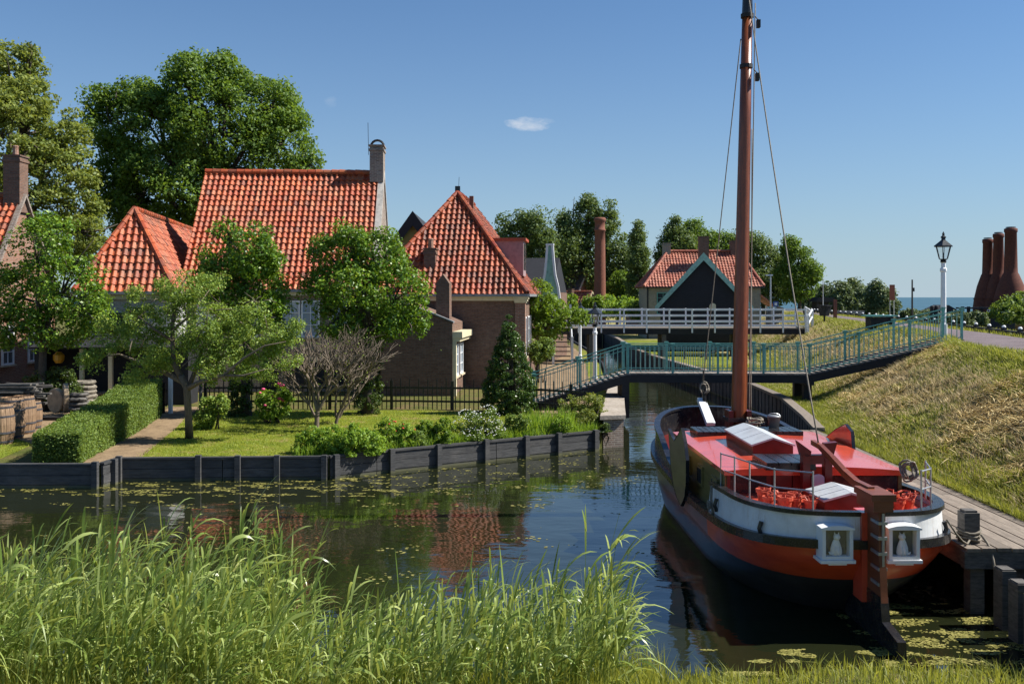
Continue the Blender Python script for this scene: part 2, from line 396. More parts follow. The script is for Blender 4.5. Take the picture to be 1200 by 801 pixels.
M_paving = groundmat('pale_paving', [(0.3, (0.3,0.25,0.2)), (0.6, (0.42,0.37,0.31))], 1.2, 0.2, 12)
# water
def water():
    t = NT('canal_water'); p = t.pos()
    t.col((0.014, 0.017, 0.007)); t.set(Roughness=0.015, IOR=1.7, Specular_IOR_Level=0.6)
    a = t.noise(p, 0.9, 3, 0.5, sc=(1.0, 1.6, 1)); b = t.noise(p, 5.0, 3, 0.5, sc=(1.0, 1.8, 1))
    c = t.noise(p, 0.12, 2, 0.5)
    amp = t.ramp(c, [(0.4, (0.25,)*3), (0.65, (1,)*3)])
    h = t.math('ADD', t.math('MULTIPLY', a, 0.8), t.math('MULTIPLY', b, t.math('MULTIPLY', amp, 0.16)))
    t.bump(h, 0.17, 0.09); return t.m
M_water = water()
def seamat():
    t = NT('sea_water'); p = t.pos(); n = t.noise(p, 0.02, 6, .7, sc=(1, .3, 1))
    t.col(t.ramp(n, [(.3, (.03, .085, .12)), (.7, (.05, .12, .16))])); t.set(Roughness=.55, Specular_IOR_Level=.25); return t.m
M_sea = seamat()
M_scum = foliage('duckweed', (0.1,0.1,0.02), (0.22,0.21,0.05), (0.38,0.34,0.11), 0.1, big=3)

# ------------------------------------------------------------------ leaves
def leafset(C, D, L, rng, asp=0.6, up=0.35):
    n = len(C)
    nr = rng.normal(size=(n, 3)); nr /= np.linalg.norm(nr, axis=1)[:, None]
    N = nr*0.75 + D*0.55 + np.array((0, 0, up)); N /= np.linalg.norm(N, axis=1)[:, None]
    t = rng.normal(size=(n, 3)); t[:, 2] -= 0.3; A = np.cross(N, t); A /= np.linalg.norm(A, axis=1)[:, None]
    B = np.cross(N, A); l = (L*rng.uniform(0.6, 1.25, n))[:, None] if np.ndim(L) else (L*rng.uniform(0.6, 1.25, n))[:, None]
    P = np.empty((n, 4, 3))
    P[:, 0] = C - A*l*0.5; P[:, 2] = C + A*l*0.5 - N*l*0.12
    P[:, 1] = C + B*l*asp*0.5 + N*l*0.06; P[:, 3] = C - B*l*asp*0.5 + N*l*0.06
    return P.reshape(-1, 3), np.arange(n*4).reshape(-1, 4)
def crown_pts(lobes, nclump, cr, per, rng, shell=0.72, flat=0.75):
    lob = np.array(lobes, float); w_ = lob[:, 3]*lob[:, 5]; w_ = w_/w_.sum()
    k = rng.choice(len(lob), nclump, p=w_)
    d = rng.normal(size=(nclump, 3)); d /= np.linalg.norm(d, axis=1)[:, None]
    rr = rng.uniform(shell, 1.0, nclump)[:, None]
    C = lob[k, :3] + d*lob[k, 3:6]*rr
    keep = np.ones(nclump, bool)
    for i in range(len(lob)):
        q = (C-lob[i, :3])/(lob[i, 3:6]*0.72); keep &= ~((np.sum(q*q, 1) < 1) & (k != i))
    C = C[keep]; d = d[keep]; n = len(C)
    sz = rng.uniform(0.6, 1.25, n)*cr
    o = rng.normal(size=(n, per, 3)); o /= np.linalg.norm(o, axis=2)[:, :, None]
    o *= (rng.uniform(0.35, 1, (n, per))**0.6)[:, :, None]*sz[:, None, None]
    o[:, :, 2] *= flat
    P = (C[:, None]+o).reshape(-1, 3)
    D = o/np.linalg.norm(o, axis=2)[:, :, None]; D = (D*0.7+d[:, None]*0.5).reshape(-1, 3)
    return P, D
def lobes_px(Y, L, dz=0.9, rng=None):
    o = []
    for l in L:
        px, py, r = l[:3]; ry = l[3] if len(l) > 3 else r
        off = l[4] if len(l) > 4 else (rng.uniform(-0.5, 0.5)*r*Y/FP if rng is not None else 0)
        p = at(px, py, Y+off); o.append((p[0], p[1], p[2], r*Y/FP, max(r, ry*0.7)*Y/FP*dz, ry*Y/FP))
    return o
def tree(name, label, cat, base, lobes, leafmat, bark, nclump, cr, per, leaf, trunk_r, seed, group=None, asp=0.6, limbs=True, shell=0.72, flat=0.75, crownname='crown', spray=0.12, bend=0.15):
    rng = np.random.default_rng(seed)
    T = thing(name, label, cat, base, group)
    P, D = crown_pts(lobes, nclump, cr, per, rng, shell, flat)
    if spray:
        m = int(len(P)*spray); i = rng.choice(len(P), m); P2 = P[i]+rng.uniform(-1, 1, size=(m, 3))*cr*0.55
        P = np.vstack([P, P2]); D = np.vstack([D, D[i]])
    V, F = leafset(P, D, leaf, rng, asp); 
    link_mesh(crownname, V, F, leafmat, T)
    b = np.array(base, float); lo = np.array(lobes)
    zc = lo[:, 2].mean(); top = np.array((lo[:, 0].mean()*0.5+b[0]*0.5, lo[:, 1].mean(), zc))
    mb = MB(); n = 7; pts = []
    for i in range(n):
        s = i/(n-1); p = b*(1-s)+top*s; p = p+np.array((math.sin(s*5+seed), math.cos(s*4+seed), 0))*bend*trunk_r*4*s; p[2] = b[2]*(1-s)+top[2]*s
        pts.append(p)
    pts[0][2] -= 0.1
    mb.tube(pts, [trunk_r*(1.35 if i == 0 else 1-0.6*i/(n-1)) for i in range(n)], 10)
    mb.build('trunk', bark, T, True)
    if limbs:
        lb = MB()
        for j, l in enumerate(lobes):
            c = np.array(l[:3]); st = pts[min(n-1, 3+j % 4)]
            mid = st*0.5+c*0.5+rng.normal(size=3)*0.12*l[3]
            lb.tube([st, mid, c+rng.normal(size=3)*0.1*l[3]], [trunk_r*0.5, trunk_r*0.33, trunk_r*0.12], 6)
            for q in range(5):
                e = c+rng.normal(size=3)*np.array(l[3:6])*0.55
                lb.tube([mid*0.4+c*0.6, (c+e)/2+rng.normal(size=3)*.05*l[3], e], [trunk_r*0.22, trunk_r*0.14, trunk_r*0.05], 5)
        lb.build('limbs', bark, T, True)
    return T
def shrub(name, label, cat, base, lobes, leafmat, nclump, cr, per, leaf, seed, group=None, asp=0.6, stems=True, shell=0.6, flowers=None, flat=0.8):
    rng = np.random.default_rng(seed); T = thing(name, label, cat, base, group)
    P, D = crown_pts(lobes, nclump, cr, per, rng, shell, flat); P[:, 2] = np.maximum(P[:, 2], base[2]+0.03)
    V, F = leafset(P, D, leaf, rng, asp); link_mesh('foliage', V, F, leafmat, T)
    if stems:
        mb = MB(); b = np.array(base, float)
        for l in lobes:
            c = np.array(l[:3])
            for q in range(4):
                e = c+rng.normal(size=3)*np.array(l[3:6])*0.45; s0 = b+np.array((rng.uniform(-.1, .1)+(c[0]-b[0])*.6, rng.uniform(-.1, .1)+(c[1]-b[1])*.6, -0.05))
                mb.tube([s0, (s0+e)/2+rng.normal(size=3)*0.04, e], [0.025, 0.016, 0.006], 5)
        mb.build('stems', M_bark, T, True)
    if flowers:
        mat, n, r = flowers; lo = np.array(lobes)
        mb = MB()
        for q in range(n):
            l = lo[rng.integers(len(lo))]; d = rng.normal(size=3); d[1] = -abs(d[1]); d[2] = abs(d[2])+.2; d = unit(d)
            c = l[:3]+d*l[3:6]*1.05; mb.sphere(c, r*rng.uniform(.6, 1.2), 6, (1, 1, .6))
        mb.build('blossoms', mat, T, True)
    return T

def blades(P, H, W, rng, lean=0.5, seg=1, dirn=None, bias=None):
    """P base points, H heights; bent blades"""
    n = len(P); a = rng.uniform(0, 2*PI, n); s = np.stack([np.cos(a), np.sin(a), np.zeros(n)], 1)
    a2 = rng.uniform(0, 2*PI, n); b = np.stack([np.cos(a2), np.sin(a2), np.zeros(n)], 1)*(np.abs(rng.normal(size=n))*lean)[:, None]
    if bias is not None: b = b+np.array(bias)
    H = H[:, None]; W = np.broadcast_to(W, (n,))[:, None]
    up = np.array((0, 0, 1.0)); k = seg
    if seg == 1:
        V = np.empty((n, 3, 3)); V[:, 0] = P-s*W; V[:, 1] = P+s*W; V[:, 2] = P+up*H*0.85+b*H
        return V.reshape(-1, 3), np.arange(n*3).reshape(-1, 3)
    V = np.empty((n, 2*(k+1), 3))
    for i in range(k+1):
        t_ = i/k; c = P+up*H*(t_-0.28*t_*t_*np.linalg.norm(b, axis=1)[:, None])+b*H*t_*t_; ww = W*(1-t_**1.6)+1e-4
        V[:, 2*i] = c-s*ww; V[:, 2*i+1] = c+s*ww
    F = np.concatenate([np.array([[2*i, 2*i+1, 2*i+3, 2*i+2]]) for i in range(k)])
    F = (np.arange(n)[:, None, None]*(2*(k+1))+F[None]).reshape(-1, 4)
    return V.reshape(-1, 3), F

# ------------------------------------------------------------------ roofs
def tiles(name, eL, eR, rL, rR, mat, parent, tw=0.26, tl=0.33, amp=0.072, seed=0, lift=0.06):
    eL, eR, rL, rR = [np.array(p, float) for p in (eL, eR, rL, rR)]
    rnd = random.Random(seed)
    U = unit(eR-eL); Wd = (rL-eL)-U*np.dot(rL-eL, U); S = np.linalg.norm(Wd); W_ = Wd/S; N = np.cross(U, W_)
    if N[2] < 0: N = -N
    w0 = np.linalg.norm(eR-eL); aL = np.dot(rL-eL, U)/S; aR = np.dot(rR-eR, U)/S
    prof = [(0, .95), (.14, 1), (.3, .55), (.48, .05), (.66, 0), (.84, .4), (1.0, .9), (1.08, .97)]
    mb = MB(); rows = int(math.ceil(S/tl)); lo = min(0, aL*S); hi = max(w0, w0+aR*S)
    for r in range(rows):
        v0 = r*tl-0.03; v1 = min((r+1)*tl+0.02, S)
        vm = (v0+v1)/2; a = max(aL*vm, lo); b = w0+aR*vm
        c0 = int(math.floor(a/tw)); c1 = int(math.ceil(b/tw))
        for c in range(c0, c1):
            if (c+1)*tw < a or c*tw > b or (b-a) < 0.08: continue
            jl = rnd.uniform(-.012, .012); ju = rnd.uniform(-.006, .006); vs = []
            for (vv, hh) in ((v0, -0.012), (v0, lift+jl), (v1, 0.004)):
                ua = aL*vv; ub = w0+aR*vv
                for pu, ph in prof:
                    u = min(max((c+pu)*tw+ju, ua), ub)
                    h = hh+(amp*ph if hh > -0.01 else amp*ph*0.9)
                    h += 0.045*noise.noise((u*.45, vv*.5, seed*3.1))-0.05*math.sin(PI*min(1, max(0, u/w0)))*vv/S
                    vs.append(eL+U*u+W_*(vv+jl)+N*h)
            n = len(prof); fs = []
            for q in range(n-1):
                fs.append((q, q+1, n+q+1, n+q)); fs.append((n+q, n+q+1, 2*n+q+1, 2*n+q))
            mb.add(vs, fs)
    o = mb.build(name, mat, parent)
    ub = MB(); e = 0.01
    ub.prism([eL-N*e, eR-N*e, rR-N*e, rL-N*e] if np.linalg.norm(rR-rL) > .02 else [eL-N*e, eR-N*e, rR-N*e], -N*0.08)
    recalc(ub.build('roof_boarding', M_under, o))
    return o
def ridge(a, b, mat, parent, r=0.12, seg=0.36, name='ridge_tiles', seed=0):
    a = np.array(a, float); b = np.array(b, float); L = np.linalg.norm(b-a); n = max(1, int(L/seg)); mb = MB(); rr = random.Random(seed)
    for i in range(n):
        p = a+(b-a)*(i/n); q = a+(b-a)*((i+1.12)/n if i < n-1 else 1); j = V3(0, 0, rr.uniform(-.01, .01))
        mb.tube([p+j, q+j], [r*1.12, r*0.92], 8)
    return mb.build(name, mat, parent)
class Frame:
    """local frame: origin on the ground, x to the right along the front wall, y into the depth"""
    def __init__(s, o, rz): s.o = np.array(o, float); s.c = math.cos(rz); s.s = math.sin(rz); s.rz = rz
    def __call__(s, x, y, z): return V3(s.o[0]+s.c*x-s.s*y, s.o[1]+s.s*x+s.c*y, s.o[2]+z)
def fbox(mb, f, x0, x1, y0, y1, z0, z1):
    return mb.box(f((x0+x1)/2, (y0+y1)/2, (z0+z1)/2), (x1-x0, y1-y0, z1-z0), rz=f.rz)
def window(f, x0, x1, z0, z1, T, face='front', d=0.0, nx=2, nz=3, frame=None, glass=None, sill=True, name='window', depth=0.07, bar=0.03, fw=0.07):
    """face front: plane y=d ; right: plane x=d (x0..x1 run along y)"""
    fm = frame or M_white; gm = glass or M_glass
    def bx(mb, a0, a1, b0, b1, o0, o1):
        if face == 'front': fbox(mb, f, a0, a1, d-o1, d-o0, b0, b1)
        elif face == 'right': fbox(mb, f, d+o0, d+o1, a0, a1, b0, b1)
        else: fbox(mb, f, d-o1, d-o0, a0, a1, b0, b1)
    mb = MB()
    bx(mb, x0, x0+fw, z0, z1, -0.02, depth); bx(mb, x1-fw, x1, z0, z1, -0.02, depth)
    bx(mb, x0+fw, x1-fw, z1-fw, z1, -0.02, depth); bx(mb, x0+fw, x1-fw, z0, z0+fw, -0.02, depth)
    for i in range(1, nx): c = x0+(x1-x0)*i/nx; bx(mb, c-bar/2, c+bar/2, z0+fw, z1-fw, 0.01, depth*.7)
    for i in range(1, nz): c = z0+(z1-z0)*i/nz; bx(mb, x0+fw, x1-fw, c-bar/2, c+bar/2, 0.012, depth*.66)
    o = mb.build(name, fm, T)
    g = MB(); bx(g, x0+fw*.9, x1-fw*.9, z0+fw*.9, z1-fw*.9, 0.0, 0.018); g.build('pane', gm, o)
    if sill:
        s = MB(); bx(s, x0-.06, x1+.06, z0-.07, z0-.004, -0.01, depth+.07); s.build('sill', M_stone, o)
    return o
# ------------------------------------------------------------------ setting
def sheet(name, pts, z, mat, kind='structure', h=None):
    mb = MB(); pts = [(p[0], p[1], z if len(p) < 3 else p[2]) for p in pts]
    if h: mb.prism([(p[0], p[1], p[2]-h) for p in pts], (0, 0, h))
    else: mb.add(pts, [tuple(range(len(pts)))])
    o = mb.build(name, mat); tag(o, kind=kind)
    return recalc(o)
def interp(x, xs, ys): return float(np.interp(x, xs, ys))

wb = MB(); wb.add([(-9000, -60, 0), (9000, -60, 0), (9000, 16000, 0), (-9000, 16000, 0)], [(0, 1, 2, 3)])
tag(wb.build('water', M_water), kind='structure')
sheet('sea', [(60, 215), (9000, 215), (9000, 16000), (-9000, 16000), (-9000, 1000), (0, 500)], .02, M_sea)
sheet('water_bed', [(-200, -50), (300, -50), (300, 400), (-200, 400)], -1.6, M_soil)

REV = [(-40, 21.6), (-9.75, 22.2), (-9.67, 22.97), (-4.54, 23.24), (-3.49, 23.97), (2.54, 27.7)]
LG = 0.5
left_poly = REV + [(2.85, 28.35), (2.95, 29.6), (4.1, 36.9), (4.3, 42), (5.3, 56), (5.6, 70), (5.2, 95), (-4, 112), (10, 128), (30, 136), (60, 150), (75, 163), (96, 166), (130, 170), (130, 196), (60, 215), (-60, 420), (-900, 900), (-900, 21.6)]
sheet('garden_ground', left_poly, LG, M_soil, h=2.3)
# lawns and paths, thin sheets
sheet('lawn', [(-9.3, 23.2), (-4.6, 23.45), (-3.5, 24.2), (2.3, 27.8), (2.7, 30.6), (-3.0, 33.2), (-8.0, 33.0), (-10.9, 31.5), (-10.2, 28.4)], LG+0.006, M_lawn)
sheet('small_lawn', [(-22, 21.9), (-12.5, 22.2), (-13.0, 25.5), (-14.5, 27.0), (-22, 27.5)], LG+0.006, M_lawn)
sheet('garden_path', [(-10.5, 22.3), (-9.75, 22.3), (-9.5, 23.1), (-9.2, 23.2), (-10.2, 28.4), (-10.9, 31.5), (-11.2, 34.2), (-12.4, 34.2), (-12.0, 31.5), (-11.3, 28.4)], LG+0.010, M_dirtpath)
sheet('barrel_yard', [(-30, 27.5), (-14.5, 27.0), (-13.0, 25.5), (-12.9, 28.4), (-12.9, 35.5), (-30, 35.5)], LG+0.007, M_dirtpath)
sheet('quay_path', [(1.1, 31.2), (3.6, 31.2), (3.75, 37), (3.9, 42), (4.7, 56), (4.9, 72), (4.4, 92), (1.6, 92), (1.9, 72), (1.7, 56), (1.2, 42), (0.9, 34.5)], LG+0.008, M_dirtpath)
sheet('quay_verge', [(3.2, 37.5), (3.85, 37.5), (4.25, 42), (5.2, 56), (5.45, 70), (4.9, 70), (4.4, 56), (3.5, 42)], LG+0.012, M_lawn)
sheet('back_lawn', [(-6, 60), (1.6, 60), (1.8, 92), (5, 96), (-4, 113), (12, 130), (30, 137), (60, 152), (60, 190), (-60, 190)], LG+0.006, M_slope)

# ---- dyke on the right, lofted along Y
DY = [-6, 8, 11, 13.2, 14.6, 20, 24.6, 28, 33, 38, 44, 50, 58, 66, 80, 95, 104]
DB = [5.2, 5.9, 6.25, 8.0, 8.05, 8.12, 8.25, 8.9, 9.7, 9.9, 9.6, 9.1, 8.6, 8.6, 9.2, 9.5, 9.5]      # bank edge
DF = [6.4, 7.0, 7.5, 8.3, 8.35, 8.5, 8.8, 9.6, 10.6, 11.8, 13.0, 14.0, 15.0, 15.8, 18, 20, 21]         # foot of slope
DC = [8.2, 9.6, 10.6, 11.5, 12.0, 12.6, 13.0, 13.4, 15.3, 16.8, 17.8, 18.8, 20.4, 21.8, 25.0, 28.0, 30]  # crest = path left
DR = [11.5, 12.4, 13.2, 14.0, 14.4, 15.4, 16.2, 16.9, 18.0, 19.2, 20.2, 21.3, 22.9, 24.2, 26.6, 29.6, 31.5]  # path right
def zfoot(Y): return interp(Y, [-6, 11, 13, 16, 30], [0.9, 0.7, 0.9, 0.98, 0.86])
ZC = 3.05
def dyke_z(X, Y):
    b, f, c, r = (interp(Y, DY, a) for a in (DB, DF, DC, DR)); zf = zfoot(Y)
    if X < b: return -1.5
    if X < f: z = zf-0.03
    elif X < c: t = (X-f)/(c-f); z = zf+(ZC-zf)*(t*0.82+0.18*t*t*(3-2*t)); z += (0.10*noise.noise((X*.5, Y*.5, 0))+0.075*noise.noise((X*1.9, Y*1.9, 3))+0.04*noise.noise((X*4.6, Y*4.6, 7)))*min(1, t*5, (1-t)*5)
    elif X < r: z = ZC
    elif X < r+1.5: z = ZC-0.03
    else: z = ZC-(X-r-1.5)*0.75
    return z
ys = sorted(set(np.round(np.concatenate([np.arange(-6, 12, .5), np.arange(12, 36, .16), np.arange(36, 60, .5), np.arange(60, 104.1, 2)]), 3)))
V = []; ncol = None
for Y in ys:
    b, f, c, r = (interp(Y, DY, a) for a in (DB, DF, DC, DR))
    xs = [(b-0.02, -1.5), (b, None)] + [(b+(f-b)*t, None) for t in (.33, .66)] + [(f+(c-f)*t, None) for t in np.linspace(0, 0.999, 34)] + [(c+(r-c)*t, None) for t in (.02, .5, .98)] + [(r+.05, None), (r+1.45, None), (r+2.5, None), (r+6.5, None)]
    ncol = len(xs)
    for x, z in xs: V.append((x, Y, dyke_z(x+1e-4, Y) if z is None else z))
n = len(ys); F = [(i*ncol+j, i*ncol+j+1, (i+1)*ncol+j+1, (i+1)*ncol+j) for i in range(n-1) for j in range(ncol-1)]
F.append(tuple((n-1)*ncol+j for j in range(ncol)))
dy = link_mesh('dyke', V, F, M_slope, smooth=True, origin=(0, 0, 0)); tag(dy, kind='structure')
# lawn beyond the footbridge
V = []; F = []
yl = list(np.arange(36, 80.1, 2.0))
for Y in yl:
    b, f = interp(Y, DY, DB), interp(Y, DY, DF)
    V += [(b+0.35, Y, zfoot(Y)-0.022), (f, Y, zfoot(Y)-0.022)]
F = [(2*i, 2*i+1, 2*i+3, 2*i+2) for i in range(len(yl)-1)]
tag(link_mesh('far_bank_lawn', V, F, M_lawn), kind='structure')
# asphalt path on the crest
V = []; F = []; yl = list(np.arange(-6, 104, 1.5))
for Y in yl: V += [(interp(Y, DY, DC)+0.12, Y, ZC+0.012), (interp(Y, DY, DR)-0.05, Y, ZC+0.012)]
F = [(2*i, 2*i+1, 2*i+3, 2*i+2) for i in range(len(yl)-1)]
tag(link_mesh('dyke_path', V, F, M_asph), kind='structure')

# ---- near bank under the camera
def near_z(X, Y):
    e = 10.75+0.35*math.sin(X*0.6)+0.25*noise.noise((X*.9, 0, 0))+(0.55 if X > 3 else 0)*min(1, max(0, (X-3)/2))
    z = (e-Y)*0.27; z = min(z, 2.75-0.1*noise.noise((X*.4, Y*.4, 1)))
    return max(z, -1.4)+0.05*noise.noise((X*2.2, Y*2.2, 5))
gx = np.arange(-16, 16.01, .3); gy = np.arange(-6, 14.01, .3)
V = [(x, y, near_z(x, y)) for y in gy for x in gx]; m = len(gx)
F = [(j*m+i, j*m+i+1, (j+1)*m+i+1, (j+1)*m+i) for j in range(len(gy)-1) for i in range(m-1)]
tag(link_mesh('near_bank', V, F, M_soil, smooth=True), kind='structure')

# ---- grass on the dyke slope (nobody could count it)
rng = np.random.default_rng(5)
def scatter_dyke(n, y0, y1, seed, xfun):
    r = np.random.default_rng(seed); Y = y0+(y1-y0)*r.uniform(0, 1, n)**1.5; P = []
    for y in Y:
        x = xfun(y, r); P.append((x, y, dyke_z(x, y)-0.01))
    return np.array(P), r
def slope_x(y, r):
    b, c = interp(y, DY, DB), interp(y, DY, DC)
    return b+0.1+(c-b-0.0)*r.uniform(0, 1)
P, r = scatter_dyke(125000, 11.2, 50, 11, slope_x)
keep = np.array([not (p[1] < 13.3 and p[0] < 7.2) for p in P]); P = P[keep]
cl = np.array([noise.noise((p[0]*.9, p[1]*.9, 2)) for p in P])
H = np.clip(0.08+0.1*r.uniform(0, 1, len(P))+0.16*np.clip(cl, 0, 1), 0.04, 0.35)*np.interp(P[:, 1], [12, 30, 50], [0.85, 1, 1.1])
Vv, Ff = blades(P, H, 0.006+0.0004*P[:, 1], r, lean=0.9, seg=1)
tag(link_mesh('slope_grass', Vv, Ff, M_slopeblade), 'green and straw coloured mown grass covering the dyke slope', 'grass', kind='stuff')
P, r = scatter_dyke(60000, 46, 92, 21, lambda y, r: interp(y, DY, DF)-.5+(interp(y, DY, DC)-interp(y, DY, DF)+.5)*r.uniform())
Vv, Ff = blades(P, 0.1+0.16*r.uniform(0, 1, len(P)), 0.03, r, lean=.8)
tag(link_mesh('far_slope_grass', Vv, Ff, M_slopeblade), 'mown grass on the dyke slope beyond the footbridge towards the white bridge', 'grass', kind='stuff')
# lying clumps of cut hay
hp = []; r = np.random.default_rng(12)
while len(hp) < 430:
    y = 12+28*r.uniform()**1.3; b, c = interp(y, DY, DF), interp(y, DY, DC); x = b+(c-b)*r.uniform(0.12, 0.92)
    if noise.noise((x*.45, y*.45, 9)) > 0.02 and not (y<13.5 and x<8): hp.append((x, y, dyke_z(x, y)))
hp = np.array(hp); per = 45
P = np.repeat(hp, per, 0)+r.normal(size=(len(hp)*per, 3))*np.array((0.22, 0.22, 0.0))
P[:, 2] = [dyke_z(a, b_)+0.02+abs(r.normal())*0.05 for a, b_ in P[:, :2]]
A = r.uniform(0, 2*PI, len(P)); L = r.uniform(.08, .22, len(P)); D = np.stack([np.cos(A)*L, np.sin(A)*L, r.normal(size=len(P))*.04], 1)
S = np.stack([-np.sin(A), np.cos(A), np.zeros(len(P))], 1)*0.009; Z = np.array((0, 0, 0.008))
Vv = np.stack([P-D, P-S+Z, P+D, P+S+Z], 1).reshape(-1, 3)
t = NT('cut_hay'); t.col(t.ramp(t.rnd(), [(0, (0.34, 0.24, 0.09)), (0.5, (0.7, 0.53, 0.24)), (1, (0.85, 0.72, 0.4))])); t.set(Roughness=0.8, Specular_IOR_Level=0.2)
tag(link_mesh('cut_hay', Vv, np.arange(len(Vv)).reshape(-1, 4), t.m), 'dry straw coloured cuttings lying in patches on the dyke slope', 'hay', kind='stuff')
# verge on the crest and beyond the path
def verge_x(y, r):
    c, rr = interp(y, DY, DC), interp(y, DY, DR)
    return c-0.35+0.5*r.uniform()**1.5 if r.uniform() < .45 else rr+0.05+1.7*r.uniform()
P, r = scatter_dyke(22000, 20, 75, 13, verge_x)
Vv, Ff = blades(P, 0.08+0.16*r.uniform(0, 1, len(P)), 0.012+0.0003*P[:, 1], r, 0.5)
tag(link_mesh('verge_grass', Vv, Ff, F_grass), 'green grass fringe along both edges of the dyke path', 'grass', kind='stuff')
# tall tufts at the foot of the slope beside dock and quay
P, r = scatter_dyke(30000, 12.8, 45, 14, lambda y, r: interp(y, DY, DB)+0.05+(interp(y, DY, DF)-interp(y, DY, DB)+.6)*r.uniform()**1.6)
Vv, Ff = blades(P, 0.07+0.16*r.uniform(0, 1, len(P))**1.4, 0.010, r, 0.6, 2)
tag(link_mesh('foot_grass', Vv, Ff, F_grass), 'fresh green grass along the foot of the dyke beside the dock', 'grass', kind='stuff')
# near bank grass, low at the bottom right
r = np.random.default_rng(15); P = []
while len(P) < 11000:
    x = r.uniform(-7, 8.5); y = r.uniform(8.6, 11.9)
    z = max(near_z(x, y), dyke_z(x, y) if y < 13 else -1)
    if z > -0.02: P.append((x, y, z-.01))
P = np.array(P)
Vv, Ff = blades(P, (0.08+0.22*r.uniform(0, 1, len(P))**2), 0.008, r, 0.6, 2)
tag(link_mesh('bank_grass', Vv, Ff, F_grass), 'yellow green grass on the near bank at the bottom edge of the view', 'grass', kind='stuff')
r = np.random.default_rng(16); P = []
while len(P) < 9000:
    x = r.uniform(6.3, 8.6); y = r.uniform(9.2, 13.2); z = dyke_z(x, y)
    if z > 0.2: P.append((x, y, z-.01))
P = np.array(P); Vv, Ff = blades(P, (0.12+0.3*r.uniform(0, 1, len(P))**1.5), 0.009, r, 0.6, 2)
tag(link_mesh('corner_grass', Vv, Ff, F_grass), 'tall bright grass behind the square timber piles at the right edge', 'grass', kind='stuff')
# garden lawn blades
def inpoly(x, y, p):
    c = False; j = len(p)-1
    for i in range(len(p)):
        if ((p[i][1] > y) != (p[j][1] > y)) and (x < (p[j][0]-p[i][0])*(y-p[i][1])/(p[j][1]-p[i][1])+p[i][0]): c = not c
        j = i
    return c
LAWN = [(-9.3, 23.2), (-4.6, 23.45), (-3.5, 24.2), (2.3, 27.8), (2.7, 30.6), (-3.0, 33.2), (-8.0, 33.0), (-10.9, 31.5), (-10.2, 28.4)]
LAWN2 = [(-22, 21.9), (-12.5, 22.2), (-13.0, 25.5), (-14.5, 27.0), (-22, 27.5)]
r = np.random.default_rng(17); P = []
while len(P) < 50000:
    x = r.uniform(-22, 3); y = r.uniform(21.9, 33.2)
    if inpoly(x, y, LAWN) or inpoly(x, y, LAWN2): P.append((x, y, LG))
P = np.array(P); Vv, Ff = blades(P, 0.03+0.05*r.uniform(0, 1, len(P)), 0.011, r, 0.9)
tag(link_mesh('lawn_grass', Vv, Ff, F_lawn), 'short sunlit lawn grass in the waterside garden', 'grass', kind='stuff')

# duckweed and floating scum
r = np.random.default_rng(18); C = []; S = []
def scum(n, fx, fy, smin, smax, thr, sc=1.2, zz=4):
    k = 0; tries = 0
    while k < n and tries < n*60:
        tries += 1; x = fx(); y = fy()
        if noise.noise((x*sc*.6, y*sc*1.5, zz))+0.35*noise.noise((x*4, y*6, zz)) > thr: C.append((x, y)); S.append(r.uniform(smin, smax)); k += 1
lx = lambda a, b: (lambda: r.uniform(a, b))
scum(2600, lx(-12, -2.5), lx(21.2, 23.7), .008, .03, 0.18, 2.6)
scum(900, lx(-12, 3.0), lx(20, 27.4), .01, .03, 0.42, 1.6)
scum(3600, lx(4.6, 6.7), lx(11.0, 13.8), .005, .018, 0.12, 3.2)
scum(500, lx(4.8, 6.7), lx(11.0, 13.8), .006, .02, -0.1, 3.2)
scum(1500, lx(2.0, 5), lx(10.8, 12), .006, .018, 0.3, 3.0)
scum(260, lx(-9, 3), lx(14, 22), .01, .03, 0.5, 1.2)
scum(1200, lx(-12, 3.2), lx(21.4, 27.7), .01, .03, -0.2, 1.0)
pts = []; 
for (x, y), s in zip(C, S):
    if inpoly(x, y, left_poly) : continue
    a = r.uniform(0, PI); k = 6
    pts.append([(x+s*math.cos(a+2*PI*i/k)*r.uniform(.6, 1.2)*1.5, y+s*math.sin(a+2*PI*i/k)*r.uniform(.6, 1.2), 0.004+r.uniform(0,.003)) for i in range(k)])
Vv = np.array(pts).reshape(-1, 3)
tag(link_mesh('duckweed', Vv, np.arange(len(Vv)).reshape(-1, 6), M_scum), 'yellow green duckweed flecks floating on the canal', 'duckweed', kind='stuff')

# reeds
r = np.random.default_rng(20); ST = []
for i in range(1250):
    u = r.uniform(); x = -8.2+9.3*u; 
    y = r.uniform(8.7, 11.6)
    hmax = float(np.interp(x, [-8.2, -6.3, -5.0, -4.2, -3.2, -2.5, -1.9, -1.0, -0.4, 0.2, 0.6, 1.0, 1.2], [1.4, 1.45, 1.55, 1.8, 2.0, 1.5, .95, 1.15, 1.45, 1.15, 1.4, 1.95, 1.5]))
    if x > -2.3 and r.uniform() < 0.42: continue
    z0 = max(near_z(x, y), -0.3); ST.append((x, y, z0, hmax*(0.42+0.66*r.uniform()**1.7)*(1+0.06*(y-10))))
Vs = []; Fs = []; base = 0
stP = np.array([(a, b, c) for a, b, c, d in ST]); stH = np.array([d for *_, d in ST])
n = len(ST); wind = np.array((0.16, 0.02, 0))
